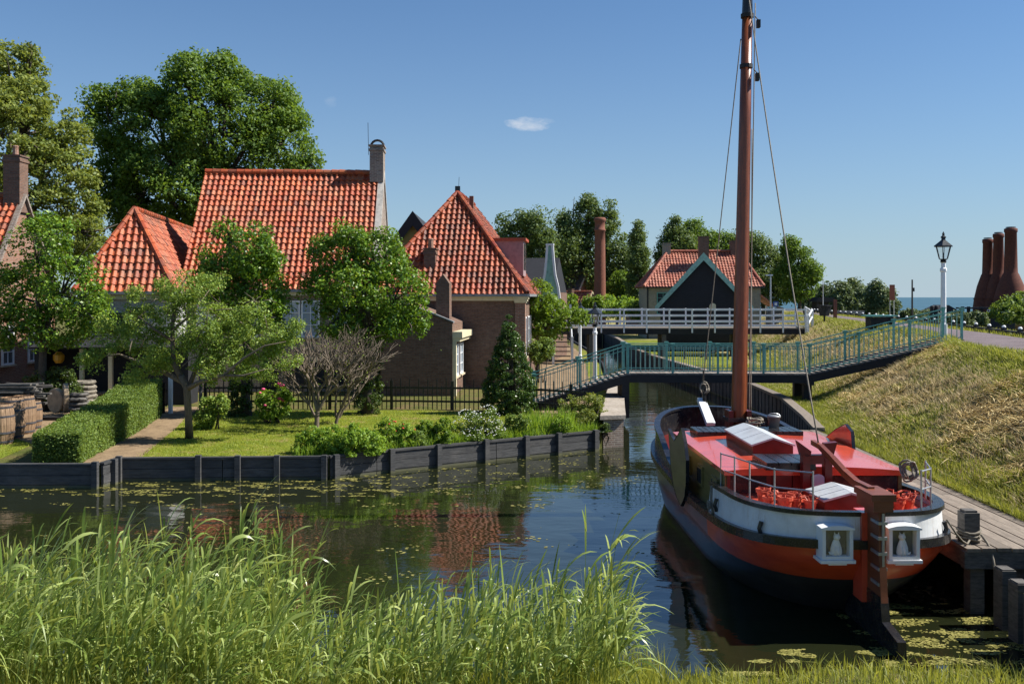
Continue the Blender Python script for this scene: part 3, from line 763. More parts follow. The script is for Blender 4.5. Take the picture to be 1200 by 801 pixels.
# stems
lean = r.normal(size=(n, 3))*0.09+wind*0.6; lean[:, 2] = 0; k = 5
def stem_pt(i, t): return stP[i]+np.stack([np.zeros_like(t), np.zeros_like(t), t*stH[i]], -1)+lean[i]*(t**2*stH[i])[:, None]
Vv = np.empty((n, 2*(k+1), 3))
for j in range(k+1):
    t_ = np.full(n, j/k); c = stem_pt(np.arange(n), t_); a = np.stack([np.ones(n), r.normal(size=n)*.2, np.zeros(n)], 1)*(0.006*(1-t_*.7))[:, None]
    Vv[:, 2*j] = c-a; Vv[:, 2*j+1] = c+a
Fq = np.concatenate([np.array([[2*i, 2*i+1, 2*i+3, 2*i+2]]) for i in range(k)])
A1 = Vv.reshape(-1, 3); F1 = (np.arange(n)[:, None, None]*(2*(k+1))+Fq[None]).reshape(-1, 4)
# leaves
per = 12; idx = np.repeat(np.arange(n), per); m = len(idx); t_ = r.uniform(0.25, 1.0, m); c = stem_pt(idx, t_)
ang = r.uniform(0, 2*PI, m); L = r.uniform(.26, .66, m)*np.interp(t_, [0, .6, 1], [.8, 1.1, .7])
out_ = np.stack([np.cos(ang), np.sin(ang), np.zeros(m)], 1)*0.5+wind*2.4; up0 = r.uniform(0.7, 1.7, m)
W = r.uniform(.007, .0145, m); drp = r.uniform(.25, 1.15, m); k2 = 5; Vl = np.empty((m, 2*(k2+1), 3)); perp = np.cross(out_, (0, 0, 1.0)); perp /= np.linalg.norm(perp, axis=1)[:, None]; perp[:, 2] += r.normal(size=m)*.5
for j in range(k2+1):
    s = j/k2; q = c+out_*(L*s)[:, None]; q[:, 2] += L*(up0*s-drp*s*s); ww = (W*math.sin(PI*min(1, .18+.82*s))**.7 if j < k2 else W*0.02)
    Vl[:, 2*j] = q-perp*ww[:, None]; Vl[:, 2*j+1] = q+perp*ww[:, None]
Fq2 = np.concatenate([np.array([[2*i, 2*i+1, 2*i+3, 2*i+2]]) for i in range(k2)])
A2 = Vl.reshape(-1, 3); F2 = (np.arange(m)[:, None, None]*(2*(k2+1))+Fq2[None]).reshape(-1, 4)+len(A1)
tag(link_mesh('reeds', np.vstack([A1, A2]), np.vstack([F1, F2]), F_reed), 'dense green reeds with long arching leaves along the near shore', 'reeds', kind='stuff')
# low weeds under the reeds
P = []
for i in range(7500):
    x = r.uniform(-7.5, 1.6); y = r.uniform(8.5, 10.9); P.append((x, y, max(near_z(x, y), -.1)-.01))
P = np.array(P); Vv, Ff = blades(P, 0.15+0.55*r.uniform(0, 1, len(P)), 0.008, r, 0.4, 3)
tag(link_mesh('undergrowth', Vv, Ff, F_grass), 'grassy undergrowth between the reed stems on the near shore', 'grass', kind='stuff')

# ------------------------------------------------------------------ edges: revetment, quay walls, dock
def revetment():
    T = thing('revetment', 'dark timber plank revetment with posts holding up the waterside garden', 'revetment', (-4, 23, -.4))
    for i, (a, b) in enumerate(zip(REV[:-1], REV[1:])):
        a = np.array((*a, 0)); b = np.array((*b, 0)); d = unit(b-a); nrm = np.array((d[1], -d[0], 0)); L = np.linalg.norm(b-a)
        if i == 0: a = b-d*14; L = 14
        mb = MB()
        np_ = max(1, round(L/3.2))
        for q in range(np_):
            for h0, h1, o in ((-.5, .08, .05), (.09, .3, .062), (.31, .52, .05)):
                p = a+d*(L*q/np_+.01)+nrm*o; p2 = a+d*(L*(q+1)/np_-.01)+nrm*o
                mb.bar((p[0], p[1], (h0+h1)/2), (p2[0], p2[1], (h0+h1)/2), .06, h1-h0)
        mb.bar((*(a+nrm*.03)[:2], LG+.06), (*(b+nrm*.03)[:2], LG+.055), .16, .05)
        mb.build('plank_panel', M_revet, T)
        if i == 0: sp = [2.2, 4.4, 6.5, 8.6, 10.8, 13.95]
        elif i == 1: sp = [.4]
        elif i == 2: sp = [.1, 2.0, 2.95, 3.9, 5.05]
        elif i == 3: sp = [.15]
        else: sp = [.4, 1.75, 3.2, 4.5, 5.6, 6.9]
        for s in sp:
            p = a+d*s+nrm*.14; m2 = MB(); m2.box((p[0], p[1], .05), (.13, .13, 1.16+random.Random(s).uniform(-.04, .03)), rz=math.atan2(d[1], d[0]))
            m2.build('post', M_revet, T)
revetment()
def pilewall(name, label, pts, ztop, mat, capmat=None, capw=.35, parentname=None, th=.12):
    T = thing(name, label, 'wall', (pts[0][0], pts[0][1], 0))
    mb = MB()
    for a, b in zip(pts[:-1], pts[1:]):
        a = np.array((*a, 0.)); b = np.array((*b, 0.)); L = np.linalg.norm(b-a); d = (b-a)/L; nb = int(L/.28)
        for q in range(nb):
            s = d*(L*(q+.5)/nb); o = .03*(q % 2)
            pz = a+s; mb.box((pz[0]-o, pz[1], (ztop-1.2)/2), (th, L/nb*.97, ztop+1.2), rz=math.atan2(d[1], d[0])-PI/2)
    mb.build('sheet_piles', mat, T)
    if capmat:
        cbm = MB()
        for a, b in zip(pts[:-1], pts[1:]): cbm.bar((a[0], a[1], ztop+.05), (b[0], b[1], ztop+.05), capw, .1)
        cbm.build('capping', capmat, T)
    return T
ye = [25.2, 28, 33, 38, 44, 50, 58, 66, 80, 95]
pilewall('pile_wall', 'dark brown plank wall with cap along the right side of the canal', [(interp(y, DY, DB)-.12, y) for y in ye], .9, M_revet, M_deck, .3)
pilewall('pile_wall', 'dark slatted canal wall below the path beyond the footbridge', [(4.42, 42), (5.42, 56), (5.72, 70), (5.32, 95)], .62, M_tar)
pilewall('pile_wall', 'far dark wall closing the canal behind the white bridge', [(5.2, 94.7), (9.4, 94.7)], .9, M_tar)
# brick quay
T = thing('brick_quay', 'brick quay wall with sandy stone cap at the end of the garden under the footbridge', 'quay', (3.5, 30, 0))
q = [(2.72, 28.0), (3.35, 28.2), (3.55, 30), (4.0, 34), (4.32, 37), (4.42, 42), (4.05, 42), (3.9, 37), (3.5, 34), (3.0, 30)]
mb = MB(); mb.prism([(x, y, -1.2) for x, y in q], (0, 0, 2.05)); recalc(mb.build('wall', M_brick_grey, T))
q2 = [(2.62, 27.92), (3.41, 28.12), (3.61, 30), (4.06, 34), (4.38, 37), (4.48, 42), (3.95, 42), (3.8, 37), (3.4, 34), (2.9, 30)]
mb = MB(); mb.prism([(x, y, .852) for x, y in q2], (0, 0, .12)); recalc(mb.build('stone_cap', M_paving, T))

# dock
T = thing('wooden_dock', 'weathered plank dock beside the red barge at the foot of the dyke', 'dock', (7.3, 18, .9))
mb = MB(); xs = np.linspace(6.42, 8.14, 9)
for i in range(8):
    ysx = [13.25, 16.9+.6*(i % 2), 20.6-.5*(i % 2), 25.1]
    for a, b in zip(ysx[:-1], ysx[1:]): mb.box(((xs[i]+xs[i+1])/2, (a+b)/2, .925+.004*((i*7) % 3)), (xs[i+1]-xs[i]-.022, b-a-.015, .05))
mb.build('deck_planks', M_deck, T)
mb = MB(); mb.box((7.3, 13.33, .78), (1.8, .12, .24)); mb.box((6.5, 19.2, .78), (.12, 11.6, .24))
for y in np.arange(14.5, 25, 1.5): mb.box((7.3, y, .8), (1.6, .1, .18))
mb.build('beams', M_greywood, T)
for x, y in ((6.62, 13.45), (7.25, 13.5), (8.0, 13.5), (6.6, 16.5), (6.6, 19.5), (6.6, 22.5), (6.6, 24.9)):
    m2 = MB(); m2.box((x, y, -.1), (.2, .2, 1.5)); m2.build('pile', M_greywood, T)
mb = MB()
# bollard
T = thing('mooring_bollard', 'square weathered timber bollard at the near corner of the dock', 'bollard', (6.62, 13.62, .95))
mb = MB(); mb.prism([(6.52, 13.52, .95), (6.74, 13.52, .95), (6.74, 13.74, .95), (6.52, 13.74, .95)], (0, 0, .44)); mb.prism([(6.545, 13.545, 1.39), (6.715, 13.545, 1.39), (6.715, 13.715, 1.39), (6.545, 13.715, 1.39)], (0, 0, .03)); mb.build('post', M_greywood, T)
mb = MB()
rr = random.Random(3)
for k in range(3):
    z = 1.02+k*.05; mb.tube([(6.63+.15*math.cos(a)*1.05, 13.63+.15*math.sin(a)*1.05, z+.02*math.sin(a*2+k)) for a in np.linspace(0, 2*PI, 14)], .018, 6)
mb.tube([(6.73, 13.47, 1.1), (6.8, 13.42, .98), (6.8, 13.3, .9), (6.79, 13.22, .72), (6.8, 13.21, .62)], .018, 6)
mb.tube([(6.6, 13.5, 1.04), (6.5, 13.4, .98), (6.38, 13.3, 1.05), (6.2, 13.1, 1.2), (6.02, 13.0, 1.42)], .014, 6)
o = mb.build('mooring_rope', M_rope, smooth=True); tag(o, 'pale rope wound round the timber bollard and led to the barge', 'rope')
# square piles bottom right
for i, (x, y, zt) in enumerate(((6.72, 12.8, .8), (6.66, 12.3, .77), (6.6, 11.82, .74), (6.52, 11.36, .7), (6.45, 10.9, .66))):
    m2 = MB(); m2.box((x, y, (zt-1.2)/2), (.19, .24, zt+1.2)); m2.box((x, y, zt+.006), (.16, .21, .02)); o = m2.build('timber_pile', M_greywood)
    tag(o, ['square timber pile nearest the dock at the right edge', 'square timber pile second from the dock at the right edge', 'square timber pile third from the dock at the right edge', 'square timber pile with grass behind, just inside the right edge', 'square timber pile nearest the camera at the right edge'][i], 'pile', 'square piles along the near right bank')
# ------------------------------------------------------------------ houses
def chimney(f, cx, cy, w, d, z0, z1, parent, mat, name='chimney', corbel=True, pot=None):
    mb = MB(); fbox(mb, f, cx-w/2, cx+w/2, cy-d/2, cy+d/2, z0, z1)
    if corbel:
        fbox(mb, f, cx-w/2-.04, cx+w/2+.04, cy-d/2-.04, cy+d/2+.04, z1-.22, z1-.12)
        fbox(mb, f, cx-w/2-.05, cx+w/2+.05, cy-d/2-.05, cy+d/2+.05, z1+.001, z1+.06)
    o = mb.build(name, mat, parent)
    if pot:
        p = MB(); c = f(cx, cy, z1+.05); p.lathe([(pot, 0), (pot*.85, .35), (pot*1.0, .4), (pot*.8, .45)], c, 10); p.build('pot', M_brick_red, o)
    return o
def gable_house(name, label, cat, f, W, D, zw, zr, wall, tile, group=None, gable_trim=None, tw=.26, tl=.33, over=.3, seed=1, gut=True, ridge_r=.12, walls=True, amp=.07, front_ov=.25):
    """ridge parallel to the front wall; roof plane faces the camera"""
    T = thing(name, label, cat, f(W/2, 0, 0), group)
    mb = MB(); th = .3
    body = [f(0, 0, -.3), f(0, 0, zw), f(0, D/2, zr-.12), f(0, D, zw), f(0, D, -.3)]
    mb.prism(body, f(W, 0, 0)-f(0, 0, 0)); recalc(mb.build('wall', wall, T))
    sl = (zr-zw)/(D/2); o = front_ov
    tiles('roof', f(-.02, -o, zw-o*sl+.06), f(W+.02, -o, zw-o*sl+.06), f(-.02, D/2, zr+.0), f(W+.02, D/2, zr+.0), tile, T, tw, tl, amp, seed)
    bk = MB(); bk.prism([f(-.02, D/2, zr-.02), f(-.02, D/2, zr+.06), f(-.02, D+o, zw-o*sl+.1), f(-.02, D+o, zw-o*sl+.02)], f(W+.04, 0, 0)-f(0, 0, 0)); recalc(bk.build('rear_roof', tile, T))
    ridge(f(-.03, D/2, zr+.06), f(W+.03, D/2, zr+.06), tile, T, ridge_r)
    if gut:
        g = MB(); g.bar(f(-.05, -o-.06, zw-o*sl), f(W+.05, -o-.06, zw-o*sl), .13, .11); g.build('gutter', M_zinc, T)
        g = MB(); fbox(g, f, 0, W, -o+.02, -.003, zw-o*sl-.2, zw-o*sl-.02); g.build('eaves_board', M_offwhite, T)
    return T
def gable_coping(f, x0, x1, D, zw, zr, T, mat, o=.1, rise=.12):
    mb = MB(); sl = (zr-zw)/(D/2)
    for y0, z0, y1, z1 in ((-o, zw-o*sl, D/2, zr), (D+o, zw-o*sl, D/2, zr)):
        mb.prism([f(x0, y0, z0-.05), f(x0, y0, z0+rise), f(x0, y1, z1+rise), f(x0, y1, z1-.05)], f(x1, 0, 0)-f(x0, 0, 0))
    recalc(mb.build('gable_coping', mat, T))
def hip_house(name, label, cat, f, W, D, zw, zr, run, wall, tile, tw=.26, tl=.33, ov=.25, seed=1, both=False, cx=None, group=None, gut=True, amp=.07, ridge_r=.11):
    """ridge runs into the depth; hip at the front"""
    T = thing(name, label, cat, f(W/2, 0, 0), group); cx = W/2 if cx is None else cx
    mb = MB(); fbox(mb, f, 0, W, 0, D, -.3, zw); mb.build('wall', wall, T)
    zE = zw
    A = f(-ov, -ov, zE); B = f(W+ov, -ov, zE); P = f(cx, run, zr); Q = f(cx, D-(run if both else 0)+ (0 if both else ov), zr)
    C_ = f(W+ov, D+ov, zE); Dd = f(-ov, D+ov, zE)
    tiles('front_roof', A, B, P, P, tile, T, tw, tl, amp, seed)
    tiles('side_roof', B, C_, P, Q, tile, T, tw, tl, amp, seed+1)
    tiles('side_roof', Dd, A, Q, P, tile, T, tw, tl, amp, seed+2)
    if both: tiles('rear_roof', C_, Dd, Q, Q, tile, T, tw*1.5, tl*1.5, amp, seed+3)
    else:
        g = MB(); g.prism([f(-.02, D+.02, zE), f(cx, D+.02, zr-.1), f(W+.02, D+.02, zE)], f(0, -.2, 0)-f(0, 0, 0)); recalc(g.build('rear_gable', wall, T))
    up = V3(0, 0, .07)
    ridge(A+up, P+up, tile, T, ridge_r, name='hip_tiles', seed=1); ridge(B+up, P+up, tile, T, ridge_r, name='hip_tiles', seed=2); ridge(P+up, Q+up, tile, T, ridge_r, seed=3)
    if both: ridge(C_+up, Q+up, tile, T, ridge_r, name='hip_tiles'); ridge(Dd+up, Q+up, tile, T, ridge_r, name='hip_tiles')
    if gut:
        g = MB(); a, b = f(-ov-.05, -ov-.06, zE-.04), f(W+ov+.05, -ov-.06, zE-.04); g.bar(a, b, .13, .11); g.bar(f(W+ov+.06, -ov-.05, zE-.04), f(W+ov+.06, D+ov, zE-.04), .13, .11)
        g.build('gutter', M_zinc, T)
        g = MB(); fbox(g, f, -.02, W+.02, -.14, -.003, zw-.28, zw-.06); g.build('eaves_board', M_offwhite, T)
    return T
# --- big house with the wide red roof
fC = Frame((-13.95, 39.7, LG), R(2.5))
TC = gable_house('brick_house', 'large brick house with wide steep red tiled roof and chimney on its right gable', 'house', fC, 7.9, 7.2, 4.62, 9.72, M_brick_grey, M_tile, tw=.25, tl=.31, seed=4)
gable_coping(fC, 7.92, 8.2, 7.2, 4.62, 9.72, TC, M_mortar, rise=.16)
gw = MB(); gw.prism([fC(7.9, 0, -.3), fC(7.9, -.08, 4.5), fC(7.9, 3.6, 9.75), fC(7.9, 7.28, 4.5), fC(7.9, 7.2, -.3)], fC(8.14, 0, 0)-fC(7.9, 0, 0)); recalc(gw.build('gable_wall', M_brick_grey, TC))
ch = chimney(fC, 7.86, 3.6, .62, .95, 9.3, 10.95, TC, M_brick_grey)
cap = MB()
cap.tube([fC(7.86+.3*math.cos(a), 3.6, 10.98+.3*math.sin(a)) for a in np.linspace(0.02, PI-.02, 9)], .06, 6); cap.build('cap_arch', M_black, ch)
an = MB(); an.tube([fC(7.45, 3.6, 10.6), fC(7.42, 3.6, 12.1)], .012, 5); an.build('rod', M_black, ch)
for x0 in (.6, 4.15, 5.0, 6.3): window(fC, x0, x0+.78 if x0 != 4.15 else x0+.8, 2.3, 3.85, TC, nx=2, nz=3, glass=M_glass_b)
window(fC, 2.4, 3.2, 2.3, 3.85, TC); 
dd = MB(); fbox(dd, fC, 3.35, 4.05, -.07, .02, 0.05, 2.05); o = dd.build('door', M_black, TC)
dd = MB(); fbox(dd, fC, 3.25, 4.15, -.03, .02, 2.06, 2.4); fbox(dd, fC, 4.4, 7.4, -.1, .01, 1.25, 1.45); dd.build('stone_band', M_offwhite, TC)
dd = MB(); fbox(dd, fC, 4.4, 7.4, -.05, .01, .3, 1.2); dd.build('basement_boards', M_tar, TC)
# --- hipped brick house in the middle
fD = Frame((-6.25, 41.75, LG), R(-5))
TD = hip_house('hipped_brick_house', 'brown brick house with pyramid like red hipped roof beside the conical evergreen', 'house', fD, 6.7, 9.5, 4.12, 8.95, 3.5, M_brick, M_tile_dk, tw=.25, tl=.32, seed=8)
ap = fD(3.35, 3.5, 9.0)
mb = MB(); mb.box(ap+V3(0, .1, .16), (.24, .24, .3)); mb.tube([ap+V3(.05, .1, .3), ap+V3(.07, .1, .75)], .01, 4); mb.build('finial', M_black, TD)
chimney(fD, 2.5, .95, .52, .6, 4.1, 6.15, TD, M_brick, pot=.14)
chimney(fD, 3.75, 5.6, .2, .2, 8.2, 9.05, TD, M_brick, corbel=False)
pil = MB(); fbox(pil, fD, 6.42, 6.86, -.12, .35, -.2, 3.75); pil.build('corner_pilaster', M_brick_red, TD)
pil = MB()
for a, b, e in ((3.751, 3.82, .05), (3.822, 3.92, .1), (3.922, 4.02, .15)): fbox(pil, fD, 6.42-e*.5, 6.86+e, -.12-e, .35, a, b)
pil.build('corner_cornice', M_offwhite, TD)
# right side windows
for y0 in (1.2, 3.2, 5.2): window(fD, y0, y0+.9, 1.3, 3.1, TD, face='right', d=6.7)
# dormer on the right slope
dm = MB(); 
dm.prism([fD(5.0, 2.9, 5.0), fD(6.55, 2.9, 5.0), fD(6.55, 2.9, 6.65), fD(5.0, 2.9, 6.65)], fD(0, 1.7, 0)-fD(0, 0, 0)); do = recalc(dm.build('dormer', paint('dormer_boards', (0.3, 0.2, 0.2), .7, .15), TD))
dm = MB(); fbox(dm, fD, 4.85, 6.68, 2.8, 4.75, 6.652, 6.78); dm.build('dormer_roof', M_tile, do)
dm = MB(); fbox(dm, fD, 6.551, 6.58, 3.1, 4.4, 5.3, 6.5); dm.build('pane', M_glass, do)
# --- lean-to annex in front of it
fE = Frame((-5.35, 38.2, LG), R(-5))
TE = thing('brick_annex', 'low dark brick annex with sloping parapet in front of the hipped house', 'annex', fE(1.5, 0, 0))
mb = MB(); mb.prism([fE(0, 0, -.3), fE(2.95, 0, -.3), fE(2.95, 0, 2.95), fE(2.0, 0, 3.35), fE(.9, 0, 3.75), fE(0, 0, 3.75)], fE(0, 3.3, 0)-fE(0, 0, 0)); recalc(mb.build('wall', M_brick, TE))
mb = MB(); pp = [(0, 3.76), (.9, 3.76), (2.0, 3.36), (3.0, 2.96)]
for (a, b), (c, d) in zip(pp[:-1], pp[1:]): mb.prism([fE(a, -.05, b), fE(c, -.05, d), fE(c, -.05, d+.06), fE(a, -.05, b+.06)], fE(0, .32, 0)-fE(0, 0, 0))
recalc(mb.build('coping', M_zinc, TE))
mb = MB(); fbox(mb, fE, 2.2, 2.75, .5, 1.1, 2.6, 4.55); mb.prism([fE(2.2, .5, 4.551), fE(2.75, .5, 4.551), fE(2.475, .5, 4.95)], fE(0, .6, 0)-fE(0, 0, 0)); recalc(mb.build('chimney', M_brick, TE))
mb = MB(); fbox(mb, fE, 2.9, 3.35, .02, 3.3, 2.35, 2.6); fbox(mb, fE, 2.9, 3.25, .05, 3.3, 2.2, 2.349); mb.build('cornice', M_offwhite, TE)
mb = MB(); fbox(mb, fE, 2.951, 3.1, .04, .22, 0, 2.2); mb.build('corner_board', M_offwhite, TE)
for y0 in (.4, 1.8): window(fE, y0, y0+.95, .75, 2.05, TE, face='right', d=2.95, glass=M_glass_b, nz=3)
# --- small hipped roof house on the left
fB = Frame((-16.5, 35.9, LG), R(8))
TB = hip_house('limewashed_house', 'small pale walled house with pointed orange red hipped roof behind the apple tree', 'house', fB, 3.3, 13, 4.2, 7.5, 1.7, M_pale_brick, M_tile, tw=.27, tl=.33, ov=.2, seed=12, cx=1.55)
window(fB, .75, 1.75, 2.6, 3.4, TB, frame=M_tar); window(fB, .9, 1.45, 1.75, 2.35, TB, frame=M_offwhite); window(fB, 2.0, 2.8, 1.6, 2.6, TB)
mb = MB(); fbox(mb, fB, 2.0, 2.35, -.06, .01, 2.9, 3.6); mb.build('shutter', M_tar, TB)
# open black shed in front of it
fS = Frame((-17.6, 34.6, LG), R(2))
TS = thing('open_shed', 'low tarred open fronted shed in the shade below the pointed roof', 'shed', fS(3, 0, 0))
mb = MB(); fbox(mb, fS, 0, 5.6, 1.1, 1.2, 0, 2.15); fbox(mb, fS, 0, .1, 0, 1.1, 0, 2.1); fbox(mb, fS, 5.5, 5.6, 0, 1.1, 0, 2.1); fbox(mb, fS, 3.9, 5.5, .02, .09, 0, 2.05); mb.build('boards', M_tar, TS)
mb = MB(); mb.prism([fS(-.1, -.25, 2.1), fS(5.7, -.25, 2.1), fS(5.7, 1.3, 2.45), fS(-.1, 1.3, 2.45)], (0, 0, .07)); recalc(mb.build('roof', M_tar, TS))
for x in (.15, 1.7, 2.75, 3.85):
    mb = MB(); fbox(mb, fS, x-.07, x+.07, -.02, .12, 0, 2.1); mb.build('post', M_offwhite if x in (1.7, 2.75) else M_tar, TS)
tb = MB(); tb.lathe([(.11, 0), (.2, .12), (.2, .3), (.08, .42)], fS(.75, .3, 1.55), 10)
o = tb.build('hanging_lamp', paint('amber_lamp', (0.6, .3, .02), .3)); tag(o, 'amber yellow lamp hanging under the shed roof beside the brick wall', 'lamp')
# --- far left house
fA = Frame((-31, 37.1, LG), 0)
TA = gable_house('gabled_brick_house', 'brick house cut by the left edge with steep red tiled roof and tall chimney', 'house', fA, 10.1, 5.8, 4.15, 8.3, M_brick_red, M_tile, seed=15)
gable_coping(fA, 10.1, 10.32, 5.8, 4.15, 8.3, TA, M_brick_grey, rise=.1)
chimney(fA, 9.85, 2.9, .7, .7, 7.6, 9.95, TA, M_brick, pot=.13)
for y0 in (1.3, 3.4): window(fA, y0, y0+.9, 1.2, 2.8, TA, face='right', d=10.1)
# --- olive gable behind
def gable_front(name, label, cat, f, W, D, zw, zr, wall, roofm, trim, tw_=.14, group=None, trimname='barge_board', tt=None, ov=.3):
    T = thing(name, label, cat, f(W/2, 0, 0), group)
    mb = MB(); mb.prism([f(0, 0, -.4), f(W, 0, -.4), f(W, 0, zw), f(W/2, 0, zr), f(0, 0, zw)], f(0, D, 0)-f(0, 0, 0)); recalc(mb.build('wall', wall, T))
    sl = (zr-zw)/(W/2); e = ov; 
    for s in (-1, 1):
        x0 = W/2+s*(W/2+e); z0 = zw-e*sl; 
        r_ = MB(); r_.prism([f(x0, -.25, z0+.02), f(W/2, -.25, zr+.02), f(W/2, -.25, zr+.14), f(x0, -.25, z0+.14)], f(0, D+.3, 0)-f(0, 0, 0)); recalc(r_.build('roof', roofm, T))
        b_ = MB(); b_.prism([f(x0, -.3, z0-.14-tw_*.3), f(W/2, -.3, zr-.1-tw_*1.2), f(W/2, -.3, zr+.17), f(x0, -.3, z0+.17)], f(0, .046, 0)-f(0, 0, 0)); recalc(b_.build(trimname, trim, T))
    return T
fO = Frame((-9.0, 56, LG), 0)
gable_front('olive_gabled_house', 'olive boarded gable peeking up behind the hipped brick house', 'house', fO, 6.2, 8, 4.6, 8.95, M_olive, M_tar, M_darkwood, .5)
# --- white bell gable
fF = Frame((-1.2, 60, LG), R(-12))
TF = thing('white_gabled_house', 'dark roofed house with a slender white timber gable beside the dormer', 'house', fF(1.5, 0, 0))
mb = MB(); fbox(mb, fF, 0, 3.85, 0, 6, -.3, 4.3); mb.build('wall', M_brick, TF)
mb = MB(); mb.prism([fF(3.8, -.3, 4.2), fF(3.8, 3, 6.6), fF(3.8, 6.3, 4.2)], fF(-3.8, 0, 0)-fF(0, 0, 0)); recalc(mb.build('roof', M_tar, TF))
mb = MB(); pr = [(1.25, 3.6), (1.0, 4.6), (.62, 5.4), (.42, 6.4), (.34, 7.0), (.3, 7.25), (-.3, 7.25), (-.34, 7.0), (-.42, 6.4), (-.62, 5.4), (-1.0, 4.6), (-1.25, 3.6)]
fF2 = Frame(fF(3.75, -.4, 0)+0, R(-12))
mb.prism([fF2(x*.52, 0, z) for x, z in pr], fF2(0, .2, 0)-fF2(0, 0, 0)); g = recalc(mb.build('bell_gable', M_teal_lt, TF))
mb = MB()
for (x1, z1), (x2, z2) in zip(pr[:6], pr[1:6]):
    for s in (-1, 1): mb.bar(fF2(s*x1*.52, -.05, z1), fF2(s*x2*.52, -.05, z2), .14, .14)
mb.bar(fF2(-.25, -.05, 7.28), fF2(.25, -.05, 7.28), .22, .12); mb.build('gable_trim', M_white, g)
# --- far slate house
fG = Frame((4.3, 118, LG), R(-38))
TG = gable_house('slate_roofed_house', 'distant brick house with grey slate roof and lower orange roof near the tall chimney stack', 'house', fG, 4.5, 4.6, 4.0, 7.1, M_brick_red, M_slate, seed=20, tw=.4, tl=.4, gut=False, amp=.02)
gable_coping(fG, 4.52, 4.7, 4.6, 4.0, 7.1, TG, M_mortar, rise=.1)
fG2 = Frame((4.6, 112.5, LG), R(-38))
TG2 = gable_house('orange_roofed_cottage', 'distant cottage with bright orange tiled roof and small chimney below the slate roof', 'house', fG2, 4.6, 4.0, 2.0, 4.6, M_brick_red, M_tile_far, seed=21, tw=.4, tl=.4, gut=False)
gable_coping(fG2, 4.6, 4.75, 4.0, 2.0, 4.6, TG2, M_offwhite, rise=.08)
chimney(fG2, 2.6, .6, .5, .5, 2.2, 4.9, TG2, M_brick)
fG3 = Frame((16.5, 130, LG), R(4))
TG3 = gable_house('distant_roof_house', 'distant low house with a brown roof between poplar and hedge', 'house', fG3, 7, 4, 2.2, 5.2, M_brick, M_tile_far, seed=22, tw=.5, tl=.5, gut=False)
# --- tall brick stack
T = thing('brick_chimney_stack', 'tall slender round brick chimney stack standing free among the far trees', 'chimney', (10.3, 110, LG))
mb = MB(); mb.lathe([(.74, -.2), (.7, 3), (.62, 10.3), (.6, 11.7), (.68, 11.75), (.68, 11.9), (.6, 11.95), (.59, 12.8), (.7, 12.9), (.72, 13.15), (.58, 13.3), (.45, 13.3)], (10.3, 110, LG), 20)
mb.build('shaft', M_brick_stack, T, True)
mb = MB()
for z in (4, 5.6, 7.2, 8.8, 10.4): mb.lathe([(.72-.012*z, 0), (.72-.012*z, .08)], (10.3, 110, LG+z), 20)
mb.build('iron_bands', M_darkwood, T)
# --- house behind the barn
fH = Frame((11.9, 83, .7), R(-2))
TH = thing('beige_brick_house', 'beige brick house with broad red tiled roof standing behind the black barn', 'house', fH(5, 0, 0))
W, D, zw, zr = 10, 7, 4.7, 7.95
mb = MB(); fbox(mb, fH, 0, W, 0, D, -.3, zw); mb.build('wall', M_beige, TH)
o_ = .25
A, B, C_, Dd = fH(-o_, -o_, zw), fH(W+o_, -o_, zw), fH(W+o_, D+o_, zw), fH(-o_, D+o_, zw); P, Q = fH(2.3, D/2, zr), fH(W-1.2, D/2, zr)
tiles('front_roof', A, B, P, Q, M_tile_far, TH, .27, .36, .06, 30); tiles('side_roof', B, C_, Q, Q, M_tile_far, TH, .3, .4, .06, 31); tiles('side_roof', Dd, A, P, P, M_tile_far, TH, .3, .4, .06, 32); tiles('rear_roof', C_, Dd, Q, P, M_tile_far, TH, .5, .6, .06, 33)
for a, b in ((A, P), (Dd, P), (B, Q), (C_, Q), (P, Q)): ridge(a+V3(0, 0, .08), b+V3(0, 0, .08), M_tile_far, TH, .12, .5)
mb = MB(); mb.bar(fH(-.3, -o_-.08, zw-.04), fH(W+.3, -o_-.08, zw-.04), .14, .12); mb.bar(fH(.1, -.06, 0), fH(.1, -.06, zw-.1), .1, .1); mb.build('gutter', M_black, TH)
chimney(fH, 2.2, 3.5, .7, .6, 7.4, 8.7, TH, M_beige); chimney(fH, 5.3, 1.8, .85, .8, 5.5, 9.2, TH, M_brick); chimney(fH, W-1.6, 3.4, .8, .6, 7.3, 8.9, TH, M_brick)
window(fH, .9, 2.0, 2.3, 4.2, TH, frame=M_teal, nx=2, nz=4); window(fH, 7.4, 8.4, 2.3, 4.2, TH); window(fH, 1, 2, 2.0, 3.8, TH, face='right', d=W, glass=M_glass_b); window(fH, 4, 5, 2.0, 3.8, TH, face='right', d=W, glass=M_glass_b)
mb = MB(); mb.prism([fH(W, -.1, 3.9), fH(W+1.2, -.1, 3.0), fH(W+1.2, -.1, 3.12), fH(W, -.1, 4.05)], fH(0, 3, 0)-fH(0, 0, 0)); recalc(mb.build('lean_to_roof', M_tile_far, TH))
mb = MB(); fbox(mb, fH, W+1.05, W+1.2, -.05, .1, 0, 3.0); fbox(mb, fH, W+1.05, W+1.2, 2.6, 2.75, 0, 3.0); mb.build('porch_posts', M_white, TH)
